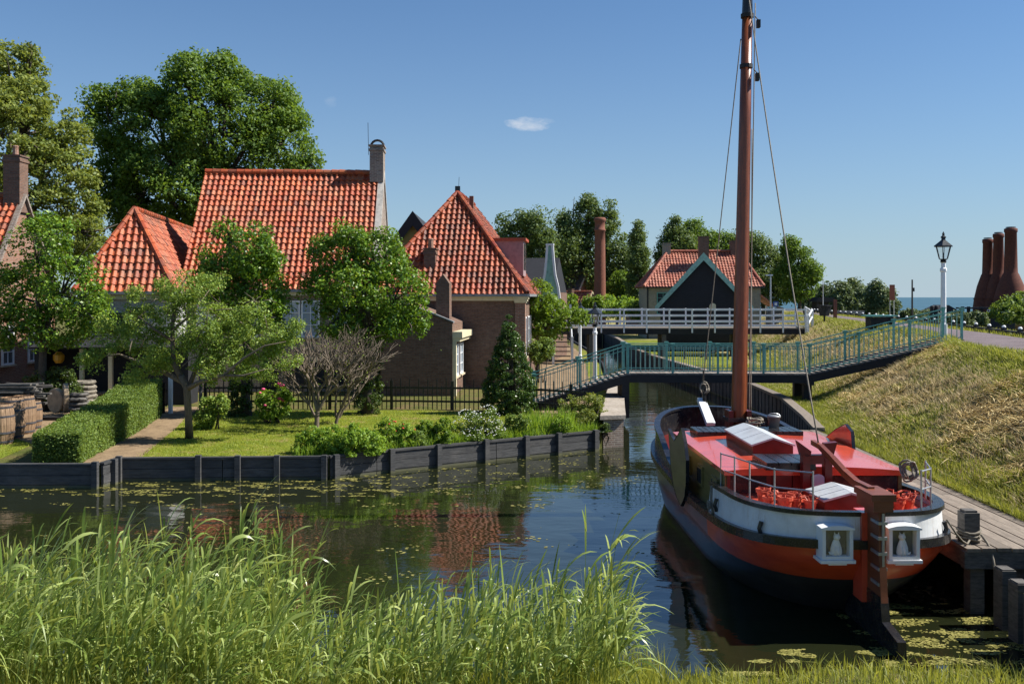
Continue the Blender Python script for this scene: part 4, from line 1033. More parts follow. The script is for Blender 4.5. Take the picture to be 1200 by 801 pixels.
# --- black barn
fI = Frame((10.15, 64.2, .5), R(-11))
TI = gable_front('black_barn', 'black tarred timber barn with teal edged gable behind the white bridge', 'barn', fI, 5.8, 7, 3.6, 6.85, M_tar, M_tar, M_teal_lt, .22, ov=.35)
mb = MB(); mb.lathe([(.24, 0), (.24, .03)], (0, 0, 0), 16)
mb.V = [(v[0], -v[2], v[1]) for v in mb.V]; mb.V = [tuple(np.array(v)+fI(3.5, -.01, 3.35)) for v in mb.V]; recalc(mb.build('round_plaque', M_offwhite, TI))
mb = MB(); fbox(mb, fI, .8, 1.9, -.04, .0, 1.7, 1.85); fbox(mb, fI, 3.0, 4.6, -.04, 0, 1.7, 1.85); mb.build('lintels', M_teal_lt, TI)
# --- lime kilns
for i, (px, r0, zt) in enumerate(((1157.5, 2.45, 15.7), (1170, 2.5, 16.6), (1184.5, 2.9, 17.3))):
    Y = (178, 176, 172)[i]; x = (px-600)*Y/FP; s = r0
    T = thing('lime_kiln', ['leftmost and lowest of the three bottle shaped brick kilns', 'middle bottle shaped brick kiln between the other two', 'rightmost and tallest bottle shaped brick kiln, widest at its foot'][i], 'kiln', (x, Y, 1), 'bottle shaped lime kilns by the harbour')
    prof = [(s*1.0, -1), (s*1.0, 1.5), (s*.92, 3.2), (s*.72, 5.6), (s*.46, 7.6), (s*.385, 8.0), (s*.37, 9), (s*.33, zt-2.0), (s*.37, zt-1.9), (s*.37, zt-1.3), (s*.3, zt-1.2)]
    mb = MB(); mb.lathe([(r*1.05, z) for r, z in prof], (x, Y, 1), 28); mb.build('shaft', M_kiln, T, True)
    mb = MB()
    for z, r in ((3.2, .95), (1.5, 1.03)): mb.lathe([(s*r*1.05+.03, -.1), (s*r*1.05+.05, .1)], (x, Y, 1+z), 28)
    mb.build('iron_bands', M_kiln, T)
    mb = MB(); mb.lathe([(s*.3, 0), (s*.28, .15)], (x, Y, zt-.1), 14); mb.build('rim', M_black, T)
# ------------------------------------------------------------------ green footbridge
BR = [(.7, 33.3, .70), (4.05, 33.1, 1.80), (10.3, 32.6, 1.82), (14.9, 31.1, 3.09)]
WID = 1.35
T = thing('green_footbridge', 'narrow footbridge with teal railings arching over the canal behind the barge mast', 'bridge', (7, 33, 1.2))
def bpt(s, off=0.0):
    P = [np.array(p) for p in BR]; L = [np.linalg.norm(b-a) for a, b in zip(P[:-1], P[1:])]; 
    for i, l in enumerate(L):
        if s <= l or i == 2: q = P[i]+(P[i+1]-P[i])*(s/l); break
        s -= l
    return q+V3(.03, off, 0)
LT = [float(np.linalg.norm(np.array(b)-np.array(a))) for a, b in zip(BR[:-1], BR[1:])]; LL = sum(LT)
mb = MB(); s = 0.05
while s < LL:
    a = bpt(s); b = bpt(min(s+.2, LL)); c = (a+b)/2
    mb.bar(c+V3(0, -.1, 0), c+V3(0, WID+.1, 0), .185, .05); s += .2
mb.build('deck_boards', M_bdeck, T)
mb = MB()
for off in (-.06, WID+.06):
    for a, b in zip(BR[:-1], BR[1:]): mb.bar(np.array(a)+V3(-.02, off, -.165), np.array(b)+V3(.02, off, -.165), .12, .26)
mb.build('side_beams', M_tar, T)
mb = MB(); mb.box((4.0, 33.75, .9), (.25, 1.5, 1.3)); mb.build('pier', M_tar, T)
mb = MB()
for off in (.1, 1.2): mb.box((10.3, 32.7+off, 1.05), (.28, .24, 1.3))
mb.box((10.3, 33.3, 1.55), (.3, 1.7, .2)); mb.build('pier', M_darkwood, T)
def rail(off, h=1.0):
    hb = MB(); L3 = [0, LT[0], LT[0]+LT[1], LL]
    for a, b in zip(L3[:-1], L3[1:]):
        pa, pb = bpt(a+1e-4, off), bpt(b-1e-4, off)
        hb.bar(pa+V3(0, 0, h), pb+V3(0, 0, h), .05, .035); hb.bar(pa+V3(0, 0, h-.13), pb+V3(0, 0, h-.13), .03, .025); hb.bar(pa+V3(0, 0, .1), pb+V3(0, 0, .1), .04, .03)
    hb.build('handrail', M_teal, T)
    bb = MB(); n = int(LL/.165)
    for i in range(n+1):
        p = bpt(LL*i/n*.999+.001, off); bb.box(p+V3(0, 0, h/2+.0), (.022, .022, h-.14))
    bb.build('balusters', M_teal_lt, T)
    ps = [0.05]+[LT[0]*.5, LT[0]]+[LT[0]+LT[1]*k/4 for k in (1, 2, 3, 4)]+[LT[0]+LT[1]+LT[2]*k/3 for k in (1, 2, 3)]
    for i, s in enumerate(ps):
        p = bpt(min(s, LL-.03), off); w_ = .1 if i in (2,) else .065; m2 = MB()
        m2.box(p+V3(0, 0, h/2-.06), (w_, .07, h+.22)); m2.box(p+V3(0, 0, h+.055), (w_+.08, .13, .035)); m2.box(p+V3(0, 0, -.1), (w_+.05, .1, .14)); m2.prism([p+V3(-w_*.5-.06, -.02, h+.03), p+V3(w_*.5+.06, -.02, h+.03), p+V3(0, -.02, h-.14)], (0, .04, 0))
        m2.build('rail_post', M_teal, T)
rail(0); rail(WID)
# ------------------------------------------------------------------ white bridge
T = thing('white_bridge', 'long white railed timber bridge crossing the canal in front of the black barn', 'bridge', (10, 58, 2.6))
mb = MB(); mb.box((10.4, 58.9, 2.57), (15.6, 2.0, .08)); mb.build('deck_boards', M_bdeck, T)
mb = MB(); mb.box((10.4, 58.0, 2.36), (15.6, .16, .32)); mb.box((10.4, 59.8, 2.36), (15.6, .16, .32)); mb.build('side_beams', M_tar, T)
for yy in (57.88, 59.92):
    mb = MB(); mb.box((10.4, yy, 3.72), (15.6, .07, .1)); mb.box((10.4, yy, 3.35), (15.6, .05, .09)); mb.box((10.4, yy, 2.98), (15.6, .05, .09)); mb.box((10.4, yy, 2.72), (15.6, .05, .07)); mb.build('rails', M_white, T)
    for i in range(12):
        m2 = MB(); m2.box((2.7+i*1.4, yy-.04*(1 if yy < 58 else -1), 3.05), (.09, .09, 1.5)); m2.build('rail_post', M_white, T)
for x in (4.9, 9.4, 14.0):
    m2 = MB(); m2.box((x, 58.1, .9), (.26, .26, 2.8)); m2.box((x, 59.7, .9), (.26, .26, 2.8)); m2.build('support_post', M_greywood, T)
# ramp rails at its right end
T = thing('white_ramp_fence', 'short white sloping fence at the right end of the white bridge', 'fence', (19, 58, 2.7))
pts = [(18.25, 57.9, 2.3), (19.2, 60, 2.6), (20.6, 66.0, 2.7)]
mb = MB()
for a, b in zip(pts[:-1], pts[1:]):
    for h in (.95, .5): mb.bar(np.array(a)+V3(0, 0, h), np.array(b)+V3(0, 0, h+.15), .06, .1)
mb.build('rails', M_white, T)
for p in pts+[(19.9, 63, 2.65)]:
    m2 = MB(); m2.box((p[0], p[1], p[2]+.4), (.12, .12, 1.4)); m2.build('post', M_white, T)
# stair at the left end
T = thing('timber_stair', 'dark stepped timber stair with white posts at the left end of the white bridge', 'stair', (3.2, 56, LG))
mb = MB()
for k in range(8): mb.box((3.0, 56.0+k*.22, LG+.2+k*.27), (1.0, .3, .05))
mb.build('treads', M_darkwood, T)
for x in (2.45, 3.58):
    m2 = MB(); m2.bar((x, 55.8, LG), (x, 57.8, LG+2.2), .08, .22); m2.build('stringer', M_darkwood, T)
    for y, z in ((55.8, LG), (57.6, LG+1.9)):
        m2 = MB(); m2.box((x, y, z+.8), (.13, .13, 1.7)); m2.build('newel_post', M_white, T)
    m2 = MB(); m2.bar((x, 55.8, LG+1.5), (x, 57.6, LG+3.2), .06, .08); m2.build('handrail', M_white, T)
# low wooden fence before the barn
def postfence(name, label, pts, zf, h, mat, n_rails=2, sp=2.0, w=.1, mat2=None, cat='fence'):
    T = thing(name, label, cat, (*pts[0], zf))
    mb = MB()
    for a, b in zip(pts[:-1], pts[1:]):
        for k in range(n_rails):
            z = zf+h*(1-.42*k)-.06; mb.bar((*a, z), (*b, z), .05, .08)
    mb.build('rails', mat2 or mat, T); 
    for a, b in zip(pts[:-1], pts[1:]):
        a = np.array(a); b = np.array(b); L = np.linalg.norm(b-a); n = max(1, round(L/sp))
        for i in range(n+1):
            p = a+(b-a)*i/n; m2 = MB(); m2.box((p[0], p[1], zf+h/2-.1), (w, w, h+.25)); m2.build('post', mat, T)
    return T
postfence('rustic_fence', 'low rustic grey rail fence on the lawn before the barn', [(8.9, 55.5), (12.7, 55.2)], .8, .75, M_greywood, 2, 1.3)
mb = MB(); mb.bar((11.0, 55.0, 1.0), (13.9, 54.8, 2.0), .12, .12); mb.box((13.9, 54.8, 1.4), (.14, .14, 1.3)); o = mb.build('slanted_beam', M_greywood); tag(o, 'grey slanted timber beam propped on a post before the barn', 'beam')

# ------------------------------------------------------------------ lamps
def lamp(name, label, x, y, z, group, h=3.5):
    T = thing(name, label, 'street lamp', (x, y, z), group)
    mb = MB(); mb.lathe([(.125, -.05), (.125, .5), (.095, .56), (.085, 2.35), (.115, 2.4), (.115, 2.48), (.08, 2.52), (.075, 2.68), (.1, 2.7)], (x, y, z), 8, PI/8); mb.build('column', M_white, T)
    mb = MB(); mb.lathe([(.1, 2.70), (.12, 2.74), (.09, 2.78), (.14, 2.8), (.15, 2.83)], (x, y, z), 6); 
    for k in range(6):
        a = 2*PI*k/6; ca, sa = math.cos(a), math.sin(a); a2 = 2*PI*(k+1)/6
        p0, p1 = V3(x+.15*ca, y+.15*sa, z+2.83), V3(x+.265*ca, y+.265*sa, z+3.27); mb.bar(p0, p1, .022, .022)
        mb.bar(p1, V3(x+.265*math.cos(a2), y+.265*math.sin(a2), z+3.27), .025, .03)
    mb.lathe([(.02, 2.83), (.035, 2.9), (.02, 2.98), (.03, 3.02), (.01, 3.05)], (x, y, z), 8)
    lo = mb.build('lantern', M_lantern, T)
    mb = MB(); mb.lathe([(.34, 3.26), (.34, 3.29), (.2, 3.4), (.08, 3.5), (.07, 3.56), (.1, 3.58), (.1, 3.61), (.04, 3.66), (.05, 3.71), (.01, 3.8)], (x, y, z), 6); mb.build('roof', M_lantern, lo)
    g = MB()
    for k in range(6):
        a = 2*PI*k/6; a2 = 2*PI*(k+1)/6
        g.add([(x+.142*math.cos(a), y+.142*math.sin(a), z+2.84), (x+.142*math.cos(a2), y+.142*math.sin(a2), z+2.84), (x+.255*math.cos(a2), y+.255*math.sin(a2), z+3.26), (x+.255*math.cos(a), y+.255*math.sin(a), z+3.26)], [(0, 1, 2, 3)])
    g.build('glass', M_lampglass, lo)
    return T
t = NT('clear_lamp_glass'); tr = t.n('ShaderNodeBsdfTransparent'); gl = t.n('ShaderNodeBsdfGlossy'); gl.inputs['Roughness'].default_value = .05; ms = t.n('ShaderNodeMixShader'); ms.inputs[0].default_value = .12
t.l(tr.outputs[0], ms.inputs[1]); t.l(gl.outputs[0], ms.inputs[2]); t.l(ms.outputs[0], t.out.inputs[0]); M_lampglass = t.m
lamp('street_lamp', 'white column lamp with black lantern on the dyke at the right end of the footbridge', 15.35, 33.4, ZC-.02, 'white columned lanterns')
lamp('street_lamp', 'white column lamp with black lantern between the path and canal left of the footbridge', 3.62, 41, LG, 'white columned lanterns')
lamp('street_lamp', 'farther white column lamp half hidden in leaves near the timber stair', 4.1, 56.5, LG, 'white columned lanterns')

# ------------------------------------------------------------------ things along the dyke path
HR = [(17.9, 31), (18.9, 34.7), (21, 44), (22.6, 51), (24.6, 62.8), (26.9, 77.6), (30, 95)]
def along(P, sp):
    out = []; carry = 0
    for a, b in zip(P[:-1], P[1:]):
        a = np.array(a, float); b = np.array(b, float); L = np.linalg.norm(b-a); s = carry
        while s < L: out.append(a+(b-a)*s/L); s += sp
        carry = s-L
    return out
T = thing('harbour_rail', 'long low dark harbour railing with white capped posts beyond the dyke path', 'railing', (20, 44, 2.9))
mb = MB()
for a, b in zip(HR[:-1], HR[1:]): mb.bar((*a, 3.14), (*b, 3.14), .12, .14)
mb.build('rail', M_tar, T)
for p in along(HR, 2.1):
    m2 = MB(); m2.box((p[0], p[1], 2.95), (.16, .16, .7)); o = m2.build('post', M_tar, T)
    m3 = MB(); m3.lathe([(.08, 0), (.08, .05), (.03, .09)], (p[0], p[1], 3.30), 8); m3.build('white_cap', M_white, o)
def picnic(name, label, x, y, z):
    T = thing(name, label, 'bench', (x, y, z)); mb = MB(); mb.box((x, y, z+.62), (1.5, .8, .07)); mb.build('top', M_teal, T)
    for s in (-1, 1): m2 = MB(); m2.box((x+s*.5, y, z+.29), (.1, .7, .58)); m2.build('leg', M_tar, T)
    m2 = MB(); m2.box((x, y-.2, z+.35), (1.0, .06, .4)); m2.build('panel', M_tar, T)
picnic('bench_table', 'dark bench table with green top on the grass left of the path', 18.0, 46, dyke_z(18.0, 46)-.04)
T = thing('litter_bin', 'dark litter bin hung on a brown post beside the dyke path', 'bin', (20.6, 61.0, dyke_z(20.6, 61)))
zb = dyke_z(20.6, 61); mb = MB(); mb.lathe([(.3, .35), (.42, .85), (.46, .95), (.5, 1.0), (.5, 1.04)], (20.3, 61, zb), 8); mb.lathe([(.06, 0), (.06, .4)], (20.3, 61, zb), 6); mb.build('bin_body', M_tar, T)
mb = MB(); mb.box((21.0, 61, zb+.65), (.2, .16, 1.5)); mb.build('post', M_brick_stack, T)
mb = MB(); mb.bar((19.0, 60, dyke_z(19, 60)-.1), (18.6, 60, dyke_z(19, 60)+1.3), .09, .09); tag(mb.build('leaning_stake', M_darkwood), 'thin dark leaning stake on the dyke crest left of the litter bin', 'stake')
# sign board
def onY(px, Y): return (px-600)*Y/FP
X = onY(1045.5, 70); T = thing('info_sign', 'tall narrow rust brown sign board on two thin poles beside the path', 'sign', (X, 70, 2.5))
mb = MB(); mb.box((X, 70, 4.85), (.38, .06, 1.15)); mb.build('board', paint('rust_sign', (.24, .07, .04), .6, .2), T)
for s in (-1, 1): m2 = MB(); m2.tube([(X+s*.15, 70.05, 2.0), (X+s*.15, 70.05, 5.4)], .03, 6); m2.build('pole', M_metal, T)
X = onY(1069, 75); mb = MB(); mb.tube([(X, 75, 1.5), (X, 75, 5.9)], [.09, .06], 8); mb.box((X+.1, 75, 5.1), (.15, .1, .3)); o = mb.build('thin_post', M_darkwood); tag(o, 'thin dark pole rising against the sea right of the rust brown sign', 'pole')
X = onY(964.5, 90); mb = MB(); mb.tube([(X, 90, 2.5), (X, 90, 6.2)], [.05, .035], 6); o = mb.build('flag_pole', M_metal); tag(o, 'thin pale pole beside the small dark shelter', 'pole')
# small dark shelter far away
X0 = onY(965, 100); T = thing('dark_shelter', 'small dark shelter roof by the far end of the path', 'shelter', (X0, 100, 2.5))
mb = MB(); mb.prism([(X0-1.1, 99, 4.0), (X0+1.1, 99, 4.0), (X0+.8, 99, 4.45), (X0-.8, 99, 4.45)], (0, 2.5, 0)); recalc(mb.build('roof', M_tar, T))
mb = MB(); 
for s in (-1, 1): mb.box((X0+s*.85, 99.3, 3.2), (.15, .15, 1.7))
mb.box((X0, 101, 3.2), (1.8, .1, 1.6)); mb.build('walls', M_tar, T)
# pale quay wall near bushes
mb = MB(); mb.box((onY(992, 118), 118, 2.35), (4.4, .4, .9)); o = mb.build('pale_wall', M_paving); tag(o, 'low pale wall behind the path, left of the far bushes', 'wall')
# lamp far and blue sign
X = onY(903, 72); T = thing('modern_lamp', 'slim grey modern lamp pole with flat white head behind the white bridge', 'street lamp', (X, 72, 1.5))
mb = MB(); mb.tube([(X, 72, 1.3), (X, 72, 6.1)], [.07, .05], 8); mb.build('pole', M_metal, T); mb = MB(); mb.box((X-.1, 72, 6.18), (.5, .25, .1)); mb.build('head', M_white, T)
X = onY(909, 74); T = thing('blue_sign', 'small square blue and white sign on a short post behind the white bridge', 'sign', (X, 74, 2)); mb = MB(); mb.box((X, 74, 3.95), (.42, .04, .42)); mb.build('plate', paint('blue_enamel', (.03, .08, .3), .3), T)
mb = MB(); mb.box((X, 73.97, 3.95), (.2, .01, .22)); mb.build('symbol', M_white, T); mb = MB(); mb.tube([(X, 74.03, 1.8), (X, 74.03, 3.8)], .03, 6); mb.build('pole', M_metal, T)
postfence('grey_fence', 'grey close rail fence before the far trees beyond the bridge', [(19.0, 70), (22.5, 78), (26, 92)], 2.6, 1.0, M_greywood, 3, .9, .1)
# dark timber structures near the harbour
X0, X1 = onY(1097, 165), onY(1127, 165); mb = MB(); mb.prism([(X0-3, 165, 1.0), (X1+1, 165, 1.0), (X1-.5, 165, 2.1), ((X0+X1)/2, 165, 3.1), (X0+.5, 165, 2.3)], (0, 6, 0)); o = recalc(mb.build('dark_shed', M_tar)); tag(o, 'low dark humped shed roof on the far shore left of the kilns', 'shed')
for i, px in enumerate((1092.5, 1097.5)):
    X = onY(px, 90); mb = MB(); mb.tube([(X, 90, -1), (X, 90, 3.6)], .2, 10); mb.lathe([(.2, 0), (.14, .08)], (X, 90, 3.6), 10); o = mb.build('mooring_pile', M_tar); tag(o, ['left one of two thick dark mooring piles behind the lamp', 'right one of two thick dark mooring piles, just left of the lamp'][i], 'pile', 'dark mooring piles in the harbour')
T = thing('harbour_jetty', 'dark low jetty with white lattice panels before the kilns', 'jetty', (onY(1165, 150), 150, 1))
mb = MB(); mb.box((onY(1150, 150), 150, 2.75), (7.5, 1.5, .25)); mb.box((onY(1175, 150), 150, 1.3), (3.4, 1, 2.6));
for px in (1128, 1135, 1150): mb.box((onY(px, 150), 150, 1.2), (.4, .4, 3.6))
mb.build('frame', M_tar, T)
for px, w_ in ((1161, 1.7), (1175, 1.0)):
    m2 = MB(); X = onY(px, 150)
    for zz in (1.75, 2.15, 2.5): m2.box((X, 149.4, zz), (w_, .06, .1))
    for k in range(6): m2.box((X-w_/2+w_*k/5, 149.37, 2.13), (.09, .06, .8))
    m2.build('lattice', M_white, T)
# ------------------------------------------------------------------ trees and plants
def LP(Y, L, seed=0): return lobes_px(Y, L, rng=np.random.default_rng(seed))
# big trees behind the roofs
tree('yellow_green_tree', 'tall yellowish green tree at the left edge rising behind the gabled house', 'tree', (-29, 54, LG),
     LP(54, [(-30, 90, 48), (15, 88, 34, 36), (-10, 160, 70), (50, 150, 42, 38), (60, 200, 48, 40), (20, 230, 70, 55), (85, 240, 32, 40), (-40, 260, 70), (60, 285, 52, 40), (105, 275, 22, 22), (38, 60, 12, 16), (75, 160, 22, 18), (30, 120, 36, 30), (92, 205, 20, 16)], 1), F_ash, M_bark, 680, .72, 125, .22, .4, 1, flat=.55)
tree('maple_tree', 'large rounded dark green tree towering behind the wide red roof', 'tree', (-19, 60, LG),
     LP(60, [(130, 145, 32, 34), (180, 160, 50, 55), (165, 120, 30, 25), (230, 110, 42, 45), (265, 90, 28, 28), (300, 130, 48, 45), (255, 150, 60, 55), (330, 170, 32, 40), (205, 215, 70, 50), (130, 205, 30, 40), (300, 200, 60, 40), (150, 240, 40, 35), (360, 188, 14, 8), (320, 125, 32, 30), (215, 80, 14, 14), (120, 110, 14, 12), (345, 145, 14, 14)], 2), F_maple, M_bark, 820, .82, 130, .24, .45, 2)
# garden: pollarded lindens with large leaves
tree('linden_tree', 'pollarded linden with glossy green leaves nearest the left edge', 'tree', (-16.5, 33, LG),
     LP(33, [(45, 290, 36, 34), (80, 330, 38, 35), (20, 345, 36, 40), (100, 370, 30, 28), (60, 385, 34, 26), (10, 385, 30, 25), (60, 270, 28, 18), (95, 350, 34, 30)], 3), F_linden, M_bark, 330, .38, 66, .125, .17, 3, 'pollarded lindens in the garden', shell=.6)
tree('linden_tree', 'pollarded linden before the wide red roof, its trunk wrapped in ivy behind the apple tree', 'tree', (-8.95, 31.6, LG),
     LP(31.6, [(262, 300, 32, 28), (290, 285, 32, 26), (305, 330, 30, 32), (250, 335, 28, 26), (285, 360, 36, 28), (318, 365, 22, 22), (265, 275, 18, 14), (300, 300, 30, 25)], 4), F_linden, M_bark, 300, .34, 64, .12, .16, 4, 'pollarded lindens in the garden', shell=.6)
tree('linden_tree', 'pollarded linden left of the hipped house, crown of glossy leaves above the bare shrub', 'tree', (-4.95, 32.2, LG),
     LP(32, [(400, 300, 38, 32), (440, 300, 36, 30), (378, 335, 26, 26), (425, 345, 50, 36), (465, 340, 34, 34), (485, 370, 22, 22), (440, 380, 40, 22), (395, 375, 28, 22), (410, 275, 18, 14)], 5), F_linden, M_bark, 400, .36, 66, .12, .18, 5, 'pollarded lindens in the garden', shell=.6)
for nm, lb, px0, px1, y0, y1, Y, sd_ in (('ivy', 'dark ivy wrapped thickly round the linden trunk behind the apple tree', 266, 298, 392, 488, 31.5, 61), ('ivy', 'thick ivy column round the linden trunk behind the bare shrub', 412, 452, 385, 486, 32.0, 62)):
    cxp = (px0+px1)/2; rw = (px1-px0)/2
    shrub(nm, lb, 'climbing plant', (onY(cxp, Y), Y, LG), LP(Y, [(cxp, y, rw*.8, 16) for y in range(y0+10, y1-5, 13)], 6), F_ivy, 190, .13, 60, .075, sd_, 'ivy on the linden trunks', stems=False, shell=.8)
# apple tree
ap = gp(222, 513, LG)
T = tree('apple_tree', 'open crowned apple tree with slender leaning trunk on the sunny lawn', 'tree', ap,
     LP(26.1, [(165, 375, 26, 22), (140, 400, 26, 20), (180, 415, 34, 24), (215, 345, 26, 26), (245, 335, 20, 18), (200, 380, 28, 26), (250, 375, 30, 26), (285, 395, 32, 28), (320, 400, 26, 24), (260, 430, 34, 20), (300, 430, 30, 18), (235, 400, 32, 26), (335, 390, 18, 18), (170, 440, 26, 12), (110, 420, 16, 12), (160, 345, 12, 12), (125, 385, 16, 14), (190, 340, 14, 16), (290, 370, 22, 18), (340, 425, 16, 12)], 7), F_apple, M_bark, 430, .23, 80, .07, .001, 7, asp=.58, limbs=False, shell=.35, spray=.3)
for ch_ in list(T.children):
    if ch_.name.startswith('trunk'): bpy.data.objects.remove(ch_)
mb = MB(); A = lambda px, py, dy=0: at(px, py, 26.1+dy)
mb.tube([ap+V3(0, 0, -.1), A(221, 490), A(219, 455), A(212, 440, -.1)], [.12, .1, .095, .085], 10)
mb.tube([A(214, 445), A(203, 425), A(202, 380), A(208, 345), A(222, 318)], [.1, .075, .06, .04, .015], 8)
mb.tube([A(220, 455), A(235, 447, -.3), A(262, 440, -.5), A(285, 420, -.6), A(310, 405, -.7), A(335, 400, -.7)], [.085, .06, .045, .034, .022, .008], 8)
mb.tube([A(216, 448), A(190, 435, .4), A(165, 425, .6), A(140, 415, .7), A(115, 418, .7)], [.09, .06, .05, .03, .01], 8)
mb.tube([A(222, 452), A(232, 425, .3), A(240, 400, .4), A(262, 365, .5)], [.07, .05, .04, .012], 8)
mb.tube([A(203, 400), A(180, 385, -.3), A(162, 370, -.5)], [.05, .035, .01], 6)
mb.tube([A(204, 385), A(225, 368, .3), A(245, 340, .3)], [.045, .03, .01], 6)
mb.tube([A(262, 440, -.5), A(285, 440, -.8), A(312, 432, -.9)], [.045, .03, .01], 6)
rr = random.Random(9)
for k in range(70):
    a = A(rr.uniform(150, 320), rr.uniform(350, 440), rr.uniform(-1, 1)); b = a+V3(rr.uniform(-.6, .6), rr.uniform(-.4, .4), rr.uniform(-.1, .5)); mb.tube([a, (a+b)/2+V3(0, 0, .05), b], [.016, .011, .004], 4)
mb.build('trunk', M_bark_grey, T, True)
# bare shrub
T = thing('bare_shrub', 'leafless grey branched shrub on the lawn above the border plants', 'shrub', gp(380, 500, LG)); mb = MB(); rr = random.Random(11)
def grow(p, d, r, L, dep):
    q = p+d*L; m = (p+q)/2+V3(rr.uniform(-1, 1), rr.uniform(-1, 1), rr.uniform(-.5, .5))*L*.09
    mb.tube([p, m, q], [r, r*.85, r*.7], 5 if r < .02 else 7, cap=False)
    if dep <= 0: return
    for k in range(2 if dep < 4 else 3):
        dd = unit(d+V3(rr.uniform(-1, 1), rr.uniform(-1, 1), rr.uniform(-.45, .75))*.62); grow(q, dd, r*rr.uniform(.66, .8), L*rr.uniform(.72, .98), dep-1)
b1 = gp(371, 505, LG); b2 = gp(393, 497, LG)
grow(b1, unit(V3(.05, 0, 1)), .085, .62, 6); grow(b2+V3(0, 0, -.05), unit(V3(.35, 0, 1)), .06, .64, 6); grow(b1+V3(.02, .1, .3), unit(V3(-.55, .1, 1)), .05, .55, 5)
grow(b2+V3(.1, .1, .2), unit(V3(.6, .1, .9)), .045, .55, 5); grow(b2+V3(.0, .1, .2), unit(V3(0, .1, 1)), .04, .66, 6)
mb.build('branches', M_bark_grey, T, True)
P = np.array([(rr.gauss(-5.3, .8), rr.gauss(28.2, .3), rr.uniform(1.8, 3.6)) for _ in range(260)])
rg = np.random.default_rng(3); V, F = leafset(P, rg.normal(size=P.shape), .06, rg); link_mesh('few_leaves', V, F, F_apple, T)
# conical evergreen
c0 = gp(597, 484, LG)
lb = [(c0[0], c0[1], LG+z, r, r, .4) for z, r in ((.35, .93), (.75, .95), (1.1, .88), (1.45, .76), (1.8, .62), (2.15, .48), (2.45, .34), (2.75, .22), (2.95, .13))]
shrub('conical_evergreen', 'clipped conical dark evergreen standing at the fence before the hipped house', 'shrub', c0, lb, F_dark, 520, .15, 85, .075, 12, shell=.8)
# hedge
T = thing('clipped_hedge', 'long clipped box hedge running from the revetment back along the sandy path', 'hedge', (-11.2, 26, LG))
rg = np.random.default_rng(14); Hh = []; n = 0
def hprof(y): return (interp(y, [22.6, 28.4, 31.8], [-10.95, -11.75, -12.45]), interp(y, [22.6, 31.8], [.58, .6]), interp(y, [22.6, 25, 31.8], [1.22, 1.36, 1.75]))
P = []; D = []
for k in range(60000):
    y = rg.uniform(22.55, 31.8); cx, hw, zt = hprof(y); s = rg.uniform(); j = .09*noise.noise((y*2.4, s*6, 1))+rg.normal()*.018
    dep = -abs(rg.normal())*.05
    if s < .38: x = cx+hw+j+dep; z = rg.uniform(.42, zt); d = (1, 0, 0)
    elif s < .75: x = cx+rg.uniform(-hw, hw); z = zt+j+dep; d = (0, 0, 1)
    elif s < .92: y = 22.55-j-dep if rg.uniform() < .85 else 31.8; cx, hw, zt = hprof(y); x = cx+rg.uniform(-hw, hw); z = rg.uniform(.42, zt); d = (0, -1, 0)
    else: x = cx-hw+j; z = rg.uniform(.42, zt); d = (-1, 0, 0)
    P.append((x, y, z)); D.append(d)
V, F = leafset(np.array(P), np.array(D, float)*1.2, .055, rg, asp=.62, up=.1); link_mesh('foliage', V, F, F_hedge, T)
mb = MB(); ys_ = np.linspace(22.65, 31.7, 12)
for a, b in zip(ys_[:-1], ys_[1:]):
    ca, ha, za = hprof(a); cb_, hb_, zb = hprof(b)
    mb.add([(ca-ha+.08, a, .3), (ca+ha-.08, a, .3), (ca+ha-.08, a, za-.08), (ca-ha+.08, a, za-.08), (cb_-hb_+.08, b, .3), (cb_+hb_-.08, b, .3), (cb_+hb_-.08, b, zb-.08), (cb_-hb_+.08, b, zb-.08)], [(0, 1, 2, 3), (4, 7, 6, 5), (1, 5, 6, 2), (3, 2, 6, 7), (0, 3, 7, 4)])
mb.build('twig_core', M_bark, T)
# dark hedge block behind the millstones
b_ = at(68, 448, 33); shrub('ivy_screen', 'dark ivy covered screen behind the woodpile by the brick wall', 'shrub', (b_[0], 33, LG), [(b_[0]-.6, 33, 1.3, .6, .3, .7), (b_[0]+.1, 33, 1.3, .6, .3, .75), (b_[0]+.5, 33, 1.2, .35, .3, .6)], F_ivy, 160, .2, 50, .09, 15)
M_pink = paint('pink_petals', (.75, .09, .22), .6, .1); M_redp = paint('red_petals', (.6, .05, .03), .6, .1); M_whitep = paint('white_petals', (.8, .8, .74), .6, .05); M_yel = paint('yellow_petals', (.7, .5, .05), .6)
def px_shrub(name, label, lobs, Y, mat, nc, cr, per, leaf, seed, cat='shrub', flowers=None, group=None, asp=.6, flat=.8, gx=None):
    L = LP(Y, lobs, seed); b = (np.mean([l[0] for l in L]), Y, LG)
    return shrub(name, label, cat, b, L, mat, nc, cr, per, leaf, seed, group, asp, True, .45, flowers, flat)
px_shrub('rose_bush', 'rounded bush with large pink blossoms on the lawn between the ivied trunks', [(312, 472, 14, 18), (328, 470, 15, 20), (320, 480, 18, 14)], 29.8, F_bush, 120, .15, 40, .1, 21, flowers=(M_pink, 9, .075))
px_shrub('leafy_bush', 'leafy dark green bush just right of the apple trunk', [(245, 478, 14, 18), (258, 475, 12, 14), (240, 492, 12, 12)], 28.5, F_apple, 110, .14, 40, .09, 22)
Yb = lambda px: float(np.interp(px, [345, 440, 701], [23.5, 24.05, 27.7]))+.42
px_shrub('border_shrub', 'low spreading bright green bush at the corner of the border under the bare shrub', [(362, 516, 16, 15), (385, 518, 24, 22), (412, 518, 24, 22), (434, 522, 18, 18), (354, 522, 12, 12), (395, 534, 34, 9)], Yb(395)-.22, F_bush, 480, .11, 42, .075, 23, group='border plants on the revetment')
